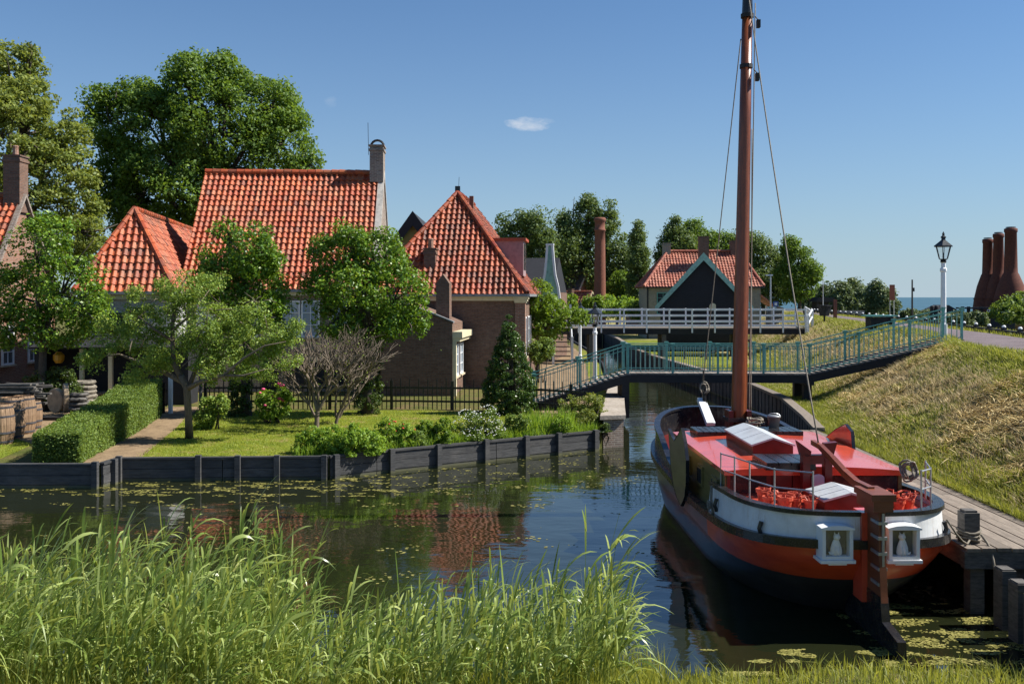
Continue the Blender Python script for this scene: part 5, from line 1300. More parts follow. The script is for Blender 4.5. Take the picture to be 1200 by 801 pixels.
px_shrub('flowering_shrub', 'border plant with small dark red flowers above bright foliage', [(455, 508, 15, 19), (474, 512, 14, 16), (462, 522, 18, 10)], Yb(463), F_bush, 150, .11, 40, .07, 24, flowers=(M_redp, 16, .035), group='border plants on the revetment')
px_shrub('light_green_plant', 'light yellow green leafy plant left of the white daisies', [(500, 508, 13, 17), (520, 507, 14, 17), (512, 520, 16, 9)], Yb(512), F_lime, 130, .11, 36, .08, 25, group='border plants on the revetment')
px_shrub('daisy_bush', 'grey green daisy bush covered in many small white flowers', [(548, 500, 17, 20), (570, 496, 17, 21), (560, 512, 22, 12), (580, 505, 12, 14)], Yb(562), F_hedge, 190, .12, 40, .06, 26, flowers=(M_whitep, 240, .018), group='border plants on the revetment')
px_shrub('dark_border_shrub', 'small darker bush between the daisies and the iris leaves', [(600, 500, 11, 15), (612, 497, 9, 13)], Yb(605), F_hedge, 90, .11, 40, .06, 27, group='border plants on the revetment')
px_shrub('yellow_green_shrub', 'large yellow green shrub at the right end of the border by the brick quay', [(670, 480, 17, 19), (690, 474, 18, 18), (702, 486, 13, 16), (682, 490, 20, 13)], 28.9, F_olivebush, 260, .13, 42, .065, 28, group='border plants on the revetment')
px_shrub('quay_ivy', 'dark trailing plant hanging between the revetment end and the brick quay', [(707, 505, 5, 12), (711, 515, 4, 10)], 27.9, F_ivy, 60, .1, 40, .06, 29)
px_shrub('border_fern', 'small dark green plant over the planks, right of the red flowers', [(486, 516, 10, 12), (494, 520, 8, 9)], Yb(488)-.15, F_hedge, 90, .11, 40, .06, 36, group='border plants on the revetment')
px_shrub('border_fern', 'bushy green plant drooping over the planks below the iris leaves', [(628, 502, 14, 9), (645, 499, 14, 9), (660, 496, 12, 9)], Yb(645)-.15, F_bush, 130, .11, 40, .06, 37, group='border plants on the revetment')
# iris leaves and low border filling
rg = np.random.default_rng(31); P = []
for k in range(900):
    px = rg.uniform(612, 672); P.append((onY(px, Yb(px)+rg.uniform(-.25, .7)), Yb(px)+rg.uniform(-.25, .7), LG))
P = np.array(P); V, F = blades(P, rg.uniform(.35, .85, len(P)), .018, rg, .35, 3); o = link_mesh('iris_clump', V, F, F_bush); tag(o, 'dense clump of upright sword shaped iris leaves in the border', 'plant', 'border plants on the revetment')
P = []
for k in range(4500):
    px = rg.uniform(345, 700); y_ = Yb(px)-.35+rg.uniform(-.1, .4); P.append((onY(px, y_), y_, LG))
P = np.array(P); V, F = blades(P, rg.uniform(.12, .4, len(P)), .014, rg, .6, 2); o = link_mesh('border_greenery', V, F, F_bush); tag(o, 'low leafy ground cover between the border plants above the revetment', 'ground cover', kind='stuff')
# quay side tree and bush
px_shrub('grey_green_bush', 'rounded pale green bush at the corner of the hipped house beside the footbridge', [(630, 412, 12, 14), (640, 408, 10, 12)], 44, F_hedge, 110, .2, 36, .11, 33)
tree('small_leafy_tree', 'light green tree leaning over the path right of the hipped house', 'tree', (1.2, 47, LG), LP(47, [(632, 350, 16, 22), (645, 365, 18, 18), (662, 372, 16, 12), (680, 372, 12, 9), (640, 385, 20, 14), (628, 375, 16, 22)], 34), F_lime, M_bark, 230, .32, 40, .15, .09, 34)
# far trees
tree('poplar_tree', 'dark poplar group left of the tallest far tree, just right of the red hip', 'tree', (1.5, 112, LG), LP(112, [(595, 285, 14, 22), (612, 275, 14, 26), (632, 272, 13, 26), (600, 310, 20, 22), (630, 305, 20, 25), (618, 260, 8, 12), (590, 262, 6, 10), (640, 285, 10, 18)], 41), F_poplar, M_bark, 300, .95, 80, 0.33, .35, 41, 'far trees beyond the canal')
tree('poplar_tree', 'tallest dark poplar behind the brick chimney stack', 'tree', (8.5, 118, LG), LP(118, [(672, 262, 14, 22), (690, 250, 13, 20), (708, 262, 13, 22), (715, 245, 7, 12), (665, 290, 20, 26), (690, 290, 26, 30), (716, 290, 20, 30), (700, 325, 34, 28), (725, 315, 16, 30), (660, 320, 16, 20), (740, 300, 8, 20), (690, 240, 7, 10), (655, 260, 7, 14)], 42), F_poplar, M_bark, 480, 1.0, 84, 0.33, .4, 42, 'far trees beyond the canal')
tree('willow_tree', 'bright yellow green tree below the tall poplar left of the chimney stack', 'tree', (7.0, 128, LG), LP(128, [(664, 300, 12, 14), (672, 320, 20, 20), (690, 335, 14, 18), (655, 325, 12, 16), (685, 318, 10, 14)], 43), F_lime, M_bark, 200, .8, 80, 0.26, .25, 43, 'far trees beyond the canal')
tree('column_poplar', 'narrow columnar poplar standing alone right of the chimney stack', 'tree', (14.4, 106, LG), LP(106, [(747, 268, 4, 12), (747, 285, 7, 16), (748, 305, 10, 20), (748, 327, 12, 22), (751, 347, 12, 14)], 44), F_poplar, M_bark, 230, .65, 80, 0.25, .25, 44, 'far trees beyond the canal')
tree('poplar_tree', 'pointed poplar behind the left chimney of the beige house', 'tree', (19, 108, LG), LP(108, [(790, 268, 9, 13), (785, 285, 13, 18), (800, 290, 16, 18), (780, 305, 10, 18)], 45), F_poplar, M_bark, 170, .8, 80, 0.28, .25, 45, 'far trees beyond the canal')
tree('round_tree', 'dark round crowned tree just behind the roof of the beige house', 'tree', (22, 114, LG), LP(114, [(812, 275, 14, 16), (830, 285, 16, 16), (850, 290, 16, 14), (835, 300, 30, 20)], 46), F_maple, M_bark, 220, .9, 80, 0.30, .3, 46, 'far trees beyond the canal')
tree('round_tree', 'broad green tree right of the mast behind the beige house', 'tree', (29, 108, LG), LP(108, [(880, 290, 14, 18), (893, 300, 18, 22), (900, 325, 22, 24), (885, 335, 20, 20), (912, 315, 12, 18), (870, 280, 10, 10), (905, 345, 20, 12)], 47), F_poplar, M_bark, 300, .85, 84, 0.28, .3, 47, 'far trees beyond the canal')
tree('round_tree', 'rightmost dark far tree with forked crown standing against the sea sky', 'tree', (32, 104, LG), LP(104, [(925, 290, 10, 12), (935, 305, 16, 16), (948, 318, 13, 14), (925, 320, 14, 18), (938, 335, 18, 14), (930, 345, 12, 8)], 48), F_maple, M_bark, 230, .75, 84, 0.26, .28, 48, 'far trees beyond the canal')
tree('round_tree', 'low dark tree between the chimney stack and the columnar poplar', 'tree', (12.5, 112, LG), LP(112, [(728, 335, 12, 16), (738, 345, 14, 12), (720, 345, 12, 12)], 49), F_maple, M_bark, 120, .8, 80, 0.30, .2, 49, 'far trees beyond the canal')
for i, (px, py, r, ry, Y, m, lb_) in enumerate(((722, 357, 22, 9, 92, F_bush, 'bright low hedge behind the white bridge under the chimney stack'), (752, 362, 14, 7, 90, F_hedge, 'dull green hedge behind the white bridge near the beige house'), (695, 358, 10, 12, 90, F_lime, 'yellow green bush at the left foot of the chimney stack'),
      (660, 355, 14, 10, 76, F_lime, 'light bush above the timber stair'))):
    shrub('far_hedge', lb_, 'hedge', (onY(px, Y), Y, LG), LP(Y, [(px-r*.5, py, r*.6, ry), (px+r*.5, py, r*.6, ry), (px, py+6, r, ry)], i), m, 110, .5, 36, .25, 50+i)
# bushes on the far shore, right
FB = [(952, 352, 10, 12), (968, 345, 10, 12), (985, 345, 12, 14), (1000, 340, 9, 16), (1008, 350, 12, 14), (1028, 343, 9, 16), (1040, 350, 10, 12), (1020, 358, 12, 9), (978, 358, 16, 9)]
for i, l in enumerate(FB):
    Y = 145-(i % 3)*8; shrub('shore_bush', ['first grey green far shore bush from the left, behind the shelter', 'far shore bush above the shelter roof', 'broad far shore bush right of the thin pale pole', 'tallest pointed far shore bush left of the sign', 'dense far shore bush below the tallest one', 'tall pale far shore bush just left of the rust brown sign', 'far shore bush touching the rust brown sign', 'low dark far shore bush before the sign', 'low bush behind the pale wall'][i], 'bush', (onY(l[0], Y), Y, .6), LP(Y, [(l[0], l[1], l[2], l[3]), (l[0]-4, l[1]+8, l[2], l[3]*.8), (l[0]+5, l[1]+9, l[2]*.9, l[3]*.7)], i), F_far, 130, .75, 34, .42, 70+i, 'bushes on the far shore', stems=False)
for i, (px, py, rx, ry, Y, lb_) in enumerate(((1188, 362, 26, 15, 120, 'large pale green bush at the right edge before the kilns'), (1082, 371, 18, 6, 120, 'low bush behind the path between sign and lamp'), (1065, 369, 12, 5, 125, 'small low bush at the foot of the thin dark pole'), (1118, 373, 20, 7, 130, 'reed like green bush behind the lamp column'), (1142, 373, 14, 7, 135, 'low green bush below the jetty'), (1200, 352, 14, 12, 125, 'tall bush cut by the right edge'))):
    shrub('harbour_bush', lb_, 'bush', (onY(px, Y), Y, 0), LP(Y, [(px-rx*.4, py+2, rx*.6, ry), (px+rx*.3, py, rx*.6, ry), (px, py+5, rx, ry*.8)], i), F_far if i not in (0, 5) else F_hedge, 160, .6, 36, .38, 90+i, 'bushes round the harbour', stems=False)
# ------------------------------------------------------------------ garden things
T = thing('picket_fence', 'black picket fence running along the back of the lawn to the footbridge', 'fence', (-2, 33.4, LG))
FX = [(-10.9, 33.35), (-4.0, 33.5), (.3, 33.0), (2.75, 31.6)]
mb = MB(); pk = MB()
for a, b in zip(FX[:-1], FX[1:]):
    for z in (.3, .78): mb.bar((*a, LG+z), (*b, LG+z), .04, .07)
for i, p in enumerate(along(FX, .165)):
    m_ = pk; h = 1.06 if i % 2 == 0 else .8
    m_.box((p[0], p[1]-.035, LG+h/2+.02), (.035, .03, h)); m_.add([(p[0]-.0175, p[1]-.05, LG+h+.02), (p[0]+.0175, p[1]-.05, LG+h+.02), (p[0]+.0175, p[1]-.02, LG+h+.02), (p[0]-.0175, p[1]-.02, LG+h+.02), (p[0], p[1]-.035, LG+h+.07)], [(0, 1, 4), (1, 2, 4), (2, 3, 4), (3, 0, 4)])
mb.build('rails', M_black, T); pk.build('pickets', M_black, T)
for p in along(FX, 2.2): m2 = MB(); m2.box((p[0], p[1]+.04, LG+.5), (.1, .1, 1.05)); m2.build('post', M_black, T)
T = thing('garden_gate', 'dark gate with pale post at the head of the sandy path', 'gate', (-11.4, 32.2, LG))
mb = MB(); mb.box((-11.75, 32.3, LG+.6), (.12, .12, 1.3)); mb.build('post', M_white, T)
mb = MB()
for k in range(5): mb.box((-11.95-.13*k, 32.2+.1*k, LG+.55), (.09, .03, 1.05))
mb.bar((-11.85, 32.22, LG+.8), (-12.6, 32.75, LG+.8), .04, .08); mb.bar((-11.85, 32.22, LG+.3), (-12.6, 32.75, LG+.3), .04, .08); mb.build('gate_leaf', M_black, T)
mb = MB(); p = gp(235, 482, LG); mb.tube([p, p+V3(.02, 0, 2.9)], [.06, .05], 8); o = mb.build('wooden_pole', M_greywood); tag(o, 'pale wooden pole standing behind the apple tree', 'pole')
# barrels
M_barrel = wood('barrel_staves', (.17, .1, .055), (.45, .3, .18), .75, sc=(6, 6, .8), scale=4, bump=.6)
M_hoop = paint('rusty_hoops', (.06, .06, .07), .5, .3, 8)
def barrel(label, px, py, h, r):
    c = gp(px, py, LG); T = thing('wooden_barrel', label, 'barrel', c, 'old barrels by the small lawn')
    n = 18; mb = MB()
    for k in range(n):
        a0 = 2*PI*k/n+.012; a1 = 2*PI*(k+1)/n-.012; vs = []
        for i in range(7):
            t_ = i/6; rr_ = r*(.78+.22*math.sin(PI*t_)); 
            for a in (a0, a1): vs.append((c[0]+rr_*math.cos(a), c[1]+rr_*math.sin(a), c[2]+h*t_))
        mb.add(vs, [(2*i, 2*i+1, 2*i+3, 2*i+2) for i in range(6)])
    mb.build('staves', M_barrel, T)
    mb = MB(); mb.lathe([(r*.74, h*.95), (r*.74, h*.955)], c, 18); mb.lathe([(r*.77, .0), (r*.96, h*.45), (r*.77, h*.94)], c, 18); mb.build('head', M_barrel, T)
    for t_ in (.08, .3, .7, .92):
        m2 = MB(); rr_ = r*(.79+.22*math.sin(PI*t_))+.006; m2.lathe([(rr_, h*t_-.025), (rr_, h*t_+.025)], c, 20); m2.build('hoop', M_hoop, T)
barrel('tall weathered barrel cut by the left edge of the picture', 1, 520, 1.1, .36)
barrel('weathered barrel with sun bleached front, second from the left edge', 14, 514, 1.18, .36)
barrel('weathered barrel third from the left edge below the woodpile', 28, 508, 1.12, .34)
barrel('smallest and rightmost barrel, half hidden behind the others', 39, 502, .85, .26)
T = thing('woodpile', 'untidy pile of old boards stacked behind the barrels', 'woodpile', (-15.5, 29.5, LG)); mb = MB(); rr = random.Random(5)
for k in range(52):
    z = LG+.65+(k//6)*.075; mb.box((-15.7+rr.uniform(-.35, .35), 29.6+rr.uniform(-.3, .3), z), (rr.uniform(.9, 1.7), rr.uniform(.08, .16), .05), rz=rr.uniform(-.35, .35), ry=rr.uniform(-.07, .07))
mb.build('boards', M_greywood, T)
mb = MB(); mb.box((-16.0, 29.6, LG+.3), (.2, .9, .6)); mb.box((-15.2, 29.6, LG+.3), (.2, .9, .6)); mb.bar((-16.6, 28.3, LG+.5), (-14.9, 29.0, LG+1.0), .06, .05); mb.build('trestle', M_darkwood, T)
M_mill = paint('worn_millstone', (.36, .27, .17), .9, .3, 5)
for i, (px, py, r, ang) in enumerate(((66, 488, .42, .3), (77, 488, .5, -.25))):
    c = gp(px, py, LG)+V3(0, 0, r+.12); mb = MB(); mb.lathe([(r*.93, -.08), (r, -.06), (r, .06), (r*.93, .08)], (0, 0, 0), 22)
    Vv = np.array(mb.V); Vv = Vv[:, [2, 0, 1]]; ca, sa = math.cos(ang+.75), math.sin(ang+.75); Vv = np.stack([Vv[:, 0]*ca-Vv[:, 1]*sa, Vv[:, 0]*sa+Vv[:, 1]*ca, Vv[:, 2]], 1)+c
    mb.V = [tuple(v) for v in Vv]; o = recalc(mb.build('millstone', M_mill)); tag(o, ['smaller upright round stone left of its twin beside the hedge', 'larger upright round stone with rusty face beside the hedge'][i], 'millstone', 'round stones beside the hedge')
mb = MB(); c = gp(70, 492, LG); mb.box(c+V3(0, .1, .06), (1.1, .5, .1)); tag(mb.build('stone_trough', M_darkwood), 'dark low platform carrying the two round stones', 'platform')
for i, (px, py, k_, r) in enumerate(((100, 478, 6, .4), (92, 482, 4, .3), (122, 474, 3, .25))):
    c = gp(px, py, LG); mb = MB(); rr = random.Random(i)
    for k in range(k_):
        cc = c+V3(rr.uniform(-.05, .05), rr.uniform(-.05, .05), .12+k*.16); mb.tube([cc+V3(r*(1-k*.05)*math.cos(a), r*(1-k*.05)*math.sin(a), rr.uniform(-.02, .02)) for a in np.linspace(0, 2*PI, 15)], .075, 6)
        mb.lathe([(r*.6, -.04), (r*.6, .04)], cc, 10)
    o = mb.build('rope_heap', M_rope if i == 0 else M_greywood); tag(o, ['tall heap of coiled grey rope in front of the open shed', 'smaller grey coil heap left of the tall rope heap', 'low coil heap at the shed opening behind the hedge'][i], 'rope heap', 'coil heaps before the shed')
mb = MB(); c = gp(124, 470, LG)+V3(0, .8, 0)
for s in (0, .7):
    mb.tube([c+V3(s+.32*math.cos(a), 0, .4+.32*math.sin(a)) for a in np.linspace(0, 2*PI, 17)], .03, 6)
    for a in np.linspace(0, PI, 5)[:-1]: mb.bar(c+V3(s-.3*math.cos(a), 0, .4-.3*math.sin(a)), c+V3(s+.3*math.cos(a), 0, .4+.3*math.sin(a)), .02, .02)
mb.box(c+V3(.35, 0, .55), (.9, .5, .3)); tag(mb.build('hand_cart', M_darkwood), 'dark two wheeled hand cart inside the open shed', 'cart')
# ------------------------------------------------------------------ the red barge
BY = 12.7; BL = 9.9
def bx_(s): return 4.80-.018*s
def W3(x, s, z): return V3(bx_(s)+x, BY+s, z)
def zstr(s): return interp(s, [0, 1, 2.5, 4.5, 7, 9, 9.9], [1.14, 1.08, .97, .88, .95, 1.15, 1.28])
def hb(s, z, out=0.0):
    zz = max(min(z, 1.0), -.5); s0 = .85*(1-zz)**1.25-out; e = BL-.5*(1-min(z, 1.2)/1.2)+out
    B = interp(z, [-.5, 0, .5, 1.0, 1.6], [1.0, 1.4, 1.52, 1.56, 1.5])+out
    Ls = interp(z, [-.5, 0, 1.0], [3.4, 2.9, 2.0]); p = interp(z, [-.5, 0, 1.0], [1.7, 2.0, 2.9])
    a = min(1, max(0, (s-s0)/Ls)); b = min(1, max(0, (e-s)/2.6))
    return B*(1-(1-a)**p)**(1/p)*(1-(1-b)**2.3)**(1/2.3)
def s0z(z, out=0.0): zz = max(min(z, 1.0), -.5); return .85*(1-zz)**1.25-out
def ez(z, out=0.0): return BL-.5*(1-min(z, 1.2)/1.2)+out
def ring(zf, smax, out, n=44):
    """points left end -> stern -> right end at height function zf(s)"""
    P = []
    for i in range(-n, n+1):
        u = abs(i)/n; full = smax is None
        z = zf(0); 
        for _ in range(3):
            a = s0z(z, out); e = ez(z, out) if full else smax
            t_ = (1-math.cos(PI*u))/2 if full else (u**2.2*.6+u*.4*u)
            s = a+(e-a)*t_; z = zf(s)
        x = hb(s, z, out); x = 0 if (i == 0 or (full and u == 1)) else x
        P.append(W3((-1 if i < 0 else 1)*x, s, z))
    return P
BT = thing('canal_barge', 'moored flat bottomed sailing barge with red cabin roof, white stern band and tall brown mast', 'boat', (4.75, 17.5, 0))
def loft(mb, rings, close=False):
    m = len(rings[0]); vs = [p for r_ in rings for p in r_]; fs = []
    k = len(rings)
    for i in range(k if close else k-1):
        for j in range(m-1):
            a = i*m+j; b = ((i+1) % k)*m+j; fs.append((a, a+1, b+1, b))
    if close: fs.append(tuple(i*m for i in range(k))); fs.append(tuple(i*m+m-1 for i in range(k-1, -1, -1)))
    mb.add(vs, fs); return mb
def hull_paint():
    t = NT('hull_paint'); p = t.pos(); sp = t.n('ShaderNodeSeparateXYZ'); t.l(p, sp.inputs[0])
    n = t.noise(p, 1.3, 7, .65, sc=(1, 1, 3))
    zz = t.math('GREATER_THAN', t.math('ADD', sp.outputs[2], t.math('MULTIPLY', t.math('SUBTRACT', n, .5), .03)), .6)
    st = t.math('LESS_THAN', sp.outputs[1], BY+2.75)
    red = t.ramp(n, [(.3, (.46, .05, .018)), (.6, (.62, .085, .028)), (.8, (.66, .12, .045))]); 
    blk = t.ramp(n, [(.3, (.02, .02, .022)), (.7, (.06, .06, .064))]); pur = t.ramp(n, [(.3, (.09, .08, .1)), (.7, (.2, .18, .2))])
    c = t.mix(zz, blk, t.mix(st, pur, red)); scr = t.noise(p, 14, 8, .8, sc=(1, 1, 2.5))
    c = t.mix(t.ramp(scr, [(.66, (0, 0, 0)), (.72, (.35,)*3)]), c, (.2, .17, .15))
    t.col(c); t.set(Roughness=.28, Coat_Weight=.25); t.bump(t.noise(p, 3, 4, .6), .2, .03); return t.m
M_hull = hull_paint()
def bwhite():
    t = NT('boat_white_paint'); p = t.pos(); n = t.noise(p, 3, 6, .7); v_ = t.noise(p, 7, 6, .75, sc=(2.5, 2.5, .35))
    c = t.ramp(n, [(.3, (.6, .61, .62)), (.6, (.74, .76, .78))]); c = t.mix(t.ramp(v_, [(.56, (0, 0, 0)), (.75, (.6,)*3)]), c, (.36, .24, .15))
    t.col(c); t.set(Roughness=.35); t.bump(n, .15, .02); return t.m
M_bwhite = bwhite(); M_china = paint('white_china', (.85, .85, .83), .25, .03); M_bblack = paint('boat_black_paint', (.014, .014, .017), .25, .5, 6, dirt=(.05, .045, .04))
M_bred = paint('boat_red_paint', (.62, .085, .045), .16, .12, 2.5, bump=.08, coat=.4); M_bdkred = paint('boat_dark_red_paint', (.12, .012, .01), .35, .2)
M_varn = wood('varnished_mast', (.13, .035, .014), (.36, .1, .035), .32, sc=(5, 5, .6), scale=4, bump=.25)
M_rudder = wood('rudder_wood', (.14, .04, .018), (.28, .09, .04), .45, sc=(1, 1, 3), bump=.2)
M_cabside = wood('varnished_cabin_side', (.15, .125, .04), (.28, .23, .085), .35, sc=(1, .6, 5), bump=.2)
M_leeb = wood('leeboard_wood', (.17, .125, .06), (.32, .24, .12), .3, sc=(1, .6, 3), bump=.2)
tg = NT('thin_window_glass'); tra = tg.n('ShaderNodeBsdfTransparent'); gla = tg.n('ShaderNodeBsdfGlossy'); gla.inputs['Roughness'].default_value = .03; mxa = tg.n('ShaderNodeMixShader'); mxa.inputs[0].default_value = .05
tg.l(tra.outputs[0], mxa.inputs[1]); tg.l(gla.outputs[0], mxa.inputs[2]); tg.l(mxa.outputs[0], tg.out.inputs[0]); M_windowglass = tg.m
M_greyp = paint('pale_grey_hatch_paint', (.5, .52, .54), .35, .12, 5)
M_terra = paint('terracotta', (.5, .085, .04), .55, .3, 12, dirt=(.14, .02, .015))
mb = MB(); loft(mb, [ring((lambda s, f=f: -.45+(zstr(s)+.45)*f), None, 0) for f in np.linspace(0, 1, 12)])
recalc(mb.build('hull', M_hull, BT, True))
def ribbon(name, zlo, zhi, smax, o1, o0, mat, parent=BT):
    mb = MB(); loft(mb, [ring(zlo, smax, o1), ring(zhi, smax, o1), ring(zhi, smax, o0), ring(zlo, smax, o0)], close=True)
    return recalc(mb.build(name, mat, parent))
ribbon('rubbing_strake', lambda s: zstr(s)-.035, lambda s: zstr(s)+.085, None, .075, -.02, M_bblack)
ribbon('white_bulwark', lambda s: zstr(s)+.08, lambda s: interp(s, [0, 1.6, 2.6], [1.54, 1.5, 1.44]), 2.6, .0, -.05, M_bwhite)
ribbon('bulwark_cap', lambda s: interp(s, [0, 1.6, 2.6], [1.542, 1.502, 1.442]), lambda s: interp(s, [0, 1.6, 2.6], [1.60, 1.56, 1.5]), 2.62, .035, -.09, M_bblack)
# bow bulwark (from midships round the stem)
def bow_ring(zf, smin, out, n=30):
    P = []
    for i in range(-n, n+1):
        u = 1-abs(i)/n; z = 1.5; e = ez(z, out); s = e-(e-smin)*(1-u)**1.6 if False else smin+(e-smin)*(1-(1-u)**1.9)
        z = zf(s); x = 0 if i == 0 else hb(min(s, ez(z, out)), z, out)
        P.append(W3((-1 if i < 0 else 1)*x, s, z))
    return P
def bowribbon(name, zlo, zhi, smin, o1, o0, mat):
    mb = MB(); loft(mb, [bow_ring(zlo, smin, o1), bow_ring(zhi, smin, o1), bow_ring(zhi, smin, o0), bow_ring(zlo, smin, o0)], close=True); return recalc(mb.build(name, mat, BT))
ztb = lambda s: interp(s, [4.6, 6.2, 7.4, 9.9], [1.0, 1.2, 1.52, 1.84])
bowribbon('bow_bulwark', lambda s: zstr(s)+.06, ztb, 4.6, .0, -.05, M_bblack)
bowribbon('bow_cap_rail', lambda s: ztb(s)+.002, lambda s: ztb(s)+.05, 4.6, .04, -.08, M_bblack)
def deck(name, zf, sa, sb, mat, n=24, inset=-.04):
    mb = MB(); L_ = []; R_ = []
    for i in range(n+1):
        s = sa+(sb-sa)*i/n; z = zf(s); x = hb(s, max(z, .9), inset); L_.append(W3(-x, s, z)); R_.append(W3(x, s, z))
    mb.add(L_+R_, [(i, n+1+i, n+2+i, i+1) for i in range(n)]); return recalc(mb.build(name, mat, BT))
deck('stern_deck', lambda s: 1.40, .06, 2.3, M_bred); deck('side_deck', lambda s: zstr(s)+.03, 2.0, 6.6, M_bblack); deck('fore_deck', lambda s: interp(s, [6.2, 9.7], [1.12, 1.3]), 6.2, 9.7, M_bdkred)
def lb(mb, x0, x1, s0, s1, z0, z1, sk=0): return mb.box(W3((x0+x1)/2, (s0+s1)/2, (z0+z1)/2), (x1-x0, s1-s0, z1-z0), rz=.018)
# cabin
hw = 1.37; c0, c1 = 2.12, 6.25
mb = MB(); lb(mb, -hw, hw, c0, c1, .85, 1.72); mb.build('cabin', M_bdkred, BT)
for sgn in (-1, 1):
    mb = MB(); lb(mb, sgn*hw-.03 if sgn > 0 else -hw-.03, sgn*hw+.03 if sgn > 0 else -hw+.0, c0+.01, c1-.01, .86, 1.70); mb.build('cabin_side', M_cabside, BT)
for s_ in (2.5, 3.6, 4.7, 5.5):
    for sgn in (-1, 1):
        m2 = MB(); lb(m2, sgn*(hw+.05)-.02, sgn*(hw+.05)+.02, s_, s_+.42, 1.2, 1.55); o = m2.build('cabin_window', M_cabside, BT); m3 = MB(); lb(m3, sgn*(hw+.066)-.012, sgn*(hw+.066)+.012, s_+.06, s_+.36, 1.25, 1.5); m3.build('pane', M_glass, o)
mb = MB(); nx = 12; vs = []; 
for s_ in (c0-.07, c1+.06):
    for k in range(nx+1):
        x = -hw-.06+(2*hw+.12)*k/nx; zc = 1.80+.07*(1-(x/(hw+.06))**2)-.03; vs.append(W3(x, s_, zc))
    for k in range(nx, -1, -1):
        x = -hw-.06+(2*hw+.12)*k/nx; vs.append(W3(x, s_, 1.70))
m_ = 2*(nx+1); mb.add(vs, [tuple(range(m_)), tuple(range(2*m_-1, m_-1, -1))]+[(i, (i+1) % m_, (i+1) % m_+m_, i+m_) for i in range(m_)])
recalc(mb.build('cabin_roof', M_bred, BT))
# rear cabin face panels, door
for xa, xb in ((-hw+.05, -.75), (.15, .6), (.7, hw-.06)):
    mb = MB(); lb(mb, xa, xb, c0-.025, c0+.01, 1.42, 1.68); mb.build('rear_panel', M_bblack, BT)
mb = MB(); lb(mb, -.66, -.36, c0-.045, c0+.01, 1.40, 1.76); lb(mb, -.34, -.03, c0-.045, c0+.01, 1.40, 1.76); mb.build('companion_door', M_bdkred, BT)
def slat_hatch(name, x0, x1, s0, s1, z0, h, mat, n=6, label=None):
    mb = MB(); lb(mb, x0, x1, s0, s1, z0, z0+h*.6)
    for k in range(n): lb(mb, x0+(x1-x0)*k/n+.008, x0+(x1-x0)*(k+1)/n-.008, s0-.02, s1+.02, z0+h*.6+.001, z0+h)
    return mb.build(name, mat, BT)
slat_hatch('hatch', -.8, -.02, 1.95, 2.75, 1.80, .12, M_bblack, 4)
slat_hatch('hatch', -1.12, -.38, 5.45, 6.15, 1.80, .1, M_bblack)
slat_hatch('hatch', .15, .95, 5.5, 6.15, 1.80, .1, M_bblack)
def skylight(x0, x1, s0, s1, z0, h1, h2, along='s'):
    xm = (x0+x1)/2; mb = MB(); mb.prism([W3(x0, s0, z0), W3(x1, s0, z0), W3(x1, s0, z0+h1), W3(xm, s0, z0+h2), W3(x0, s0, z0+h1)], W3(0, s1, 0)-W3(0, s0, 0)); o = recalc(mb.build('skylight', M_bdkred, BT))
    m2 = MB()
    for a, b in (((x0-.03, h1-.01), (xm-.005, h2)), ((x1+.03, h1-.01), (xm+.005, h2))):
        for k in range(3):
            sa = s0-.03+(s1-s0+.06)*k/3+.01; sb = s0-.03+(s1-s0+.06)*(k+1)/3-.01
            m2.prism([W3(a[0], sa, z0+a[1]+.006), W3(b[0], sa, z0+b[1]+.006), W3(b[0], sa, z0+b[1]+.036), W3(a[0], sa, z0+a[1]+.036)], W3(0, sb, 0)-W3(0, sa, 0))
    recalc(m2.build('panels', M_greyp, o)); return o
skylight(-.66, .02, 3.2, 5.05, 1.82, .16, .27)
skylight(-.3, .45, .75, 1.5, 1.40, .17, .27)
# tiller gallows
mb = MB()
for x in (-.22, .12): lb(mb, x-.055, x+.055, 1.78, 1.94, 1.4, 2.05)
mb.prism([W3(-.3, 1.8, 2.05), W3(-.16, 1.8, 2.0), W3(-.14, 1.8, 2.12), W3(-.36, 1.8, 2.28)], (0, .12, 0)); mb.prism([W3(.05, 1.8, 2.0), W3(.2, 1.8, 2.05), W3(.26, 1.8, 2.26), W3(.06, 1.8, 2.24)], (0, .12, 0))
lb(mb, -.2, .1, 1.8, 1.92, 1.92, 2.06); go = recalc(mb.build('tiller_gallows', M_bdkred, BT))
mb = MB(); pr = [(-.14, 1.42), (.05, 1.42), (.05, 1.72)]+[(-.045+.095*math.cos(a), 1.72+.05*math.sin(a)) for a in np.linspace(.3, PI-.3, 6)]+[(-.14, 1.72)]
mb.prism([W3(x, 1.775, z) for x, z in pr], (0, .03, 0)); recalc(mb.build('arched_plaque', paint('lilac_grey_paint', (.42, .38, .45), .4, .1), go))
# rudder and tiller
mb = MB(); pr = [(.05, 1.84), (-.42, 1.84), (-.44, 1.2), (-.5, .62), (-.55, .3), (-1.02, .2), (-1.06, -.35), (.9, -.45), (.75, .1), (.25, .6), (.04, 1.0)]
mb.prism([W3(.03-.045, s, z) for s, z in pr], (.09, 0, 0)); recalc(mb.build('rudder_blade', M_rudder, BT))
mb = MB(); mb.prism([W3(.03-.055, s, z) for s, z in [(-.5, .6), (-.56, .3), (-1.03, .21), (-1.07, -.4), (.9, -.45), (.72, .1), (.3, .6)]], (.11, 0, 0)); recalc(mb.build('lower_rudder', M_bblack, BT))
mb = MB(); lb(mb, -.13, .19, -.5, .12, 1.84, 1.93); lb(mb, -.1, .16, -.48, .1, 1.7, 1.839); mb.build('rudder_head', M_rudder, BT)
mb = MB(); lb(mb, .02, .05, -.462, -.44, .62, 1.68)
for z in (.75, .95, 1.15, 1.35, 1.55): lb(mb, -.03, .09, -.46, -.2, z-.02, z+.02)
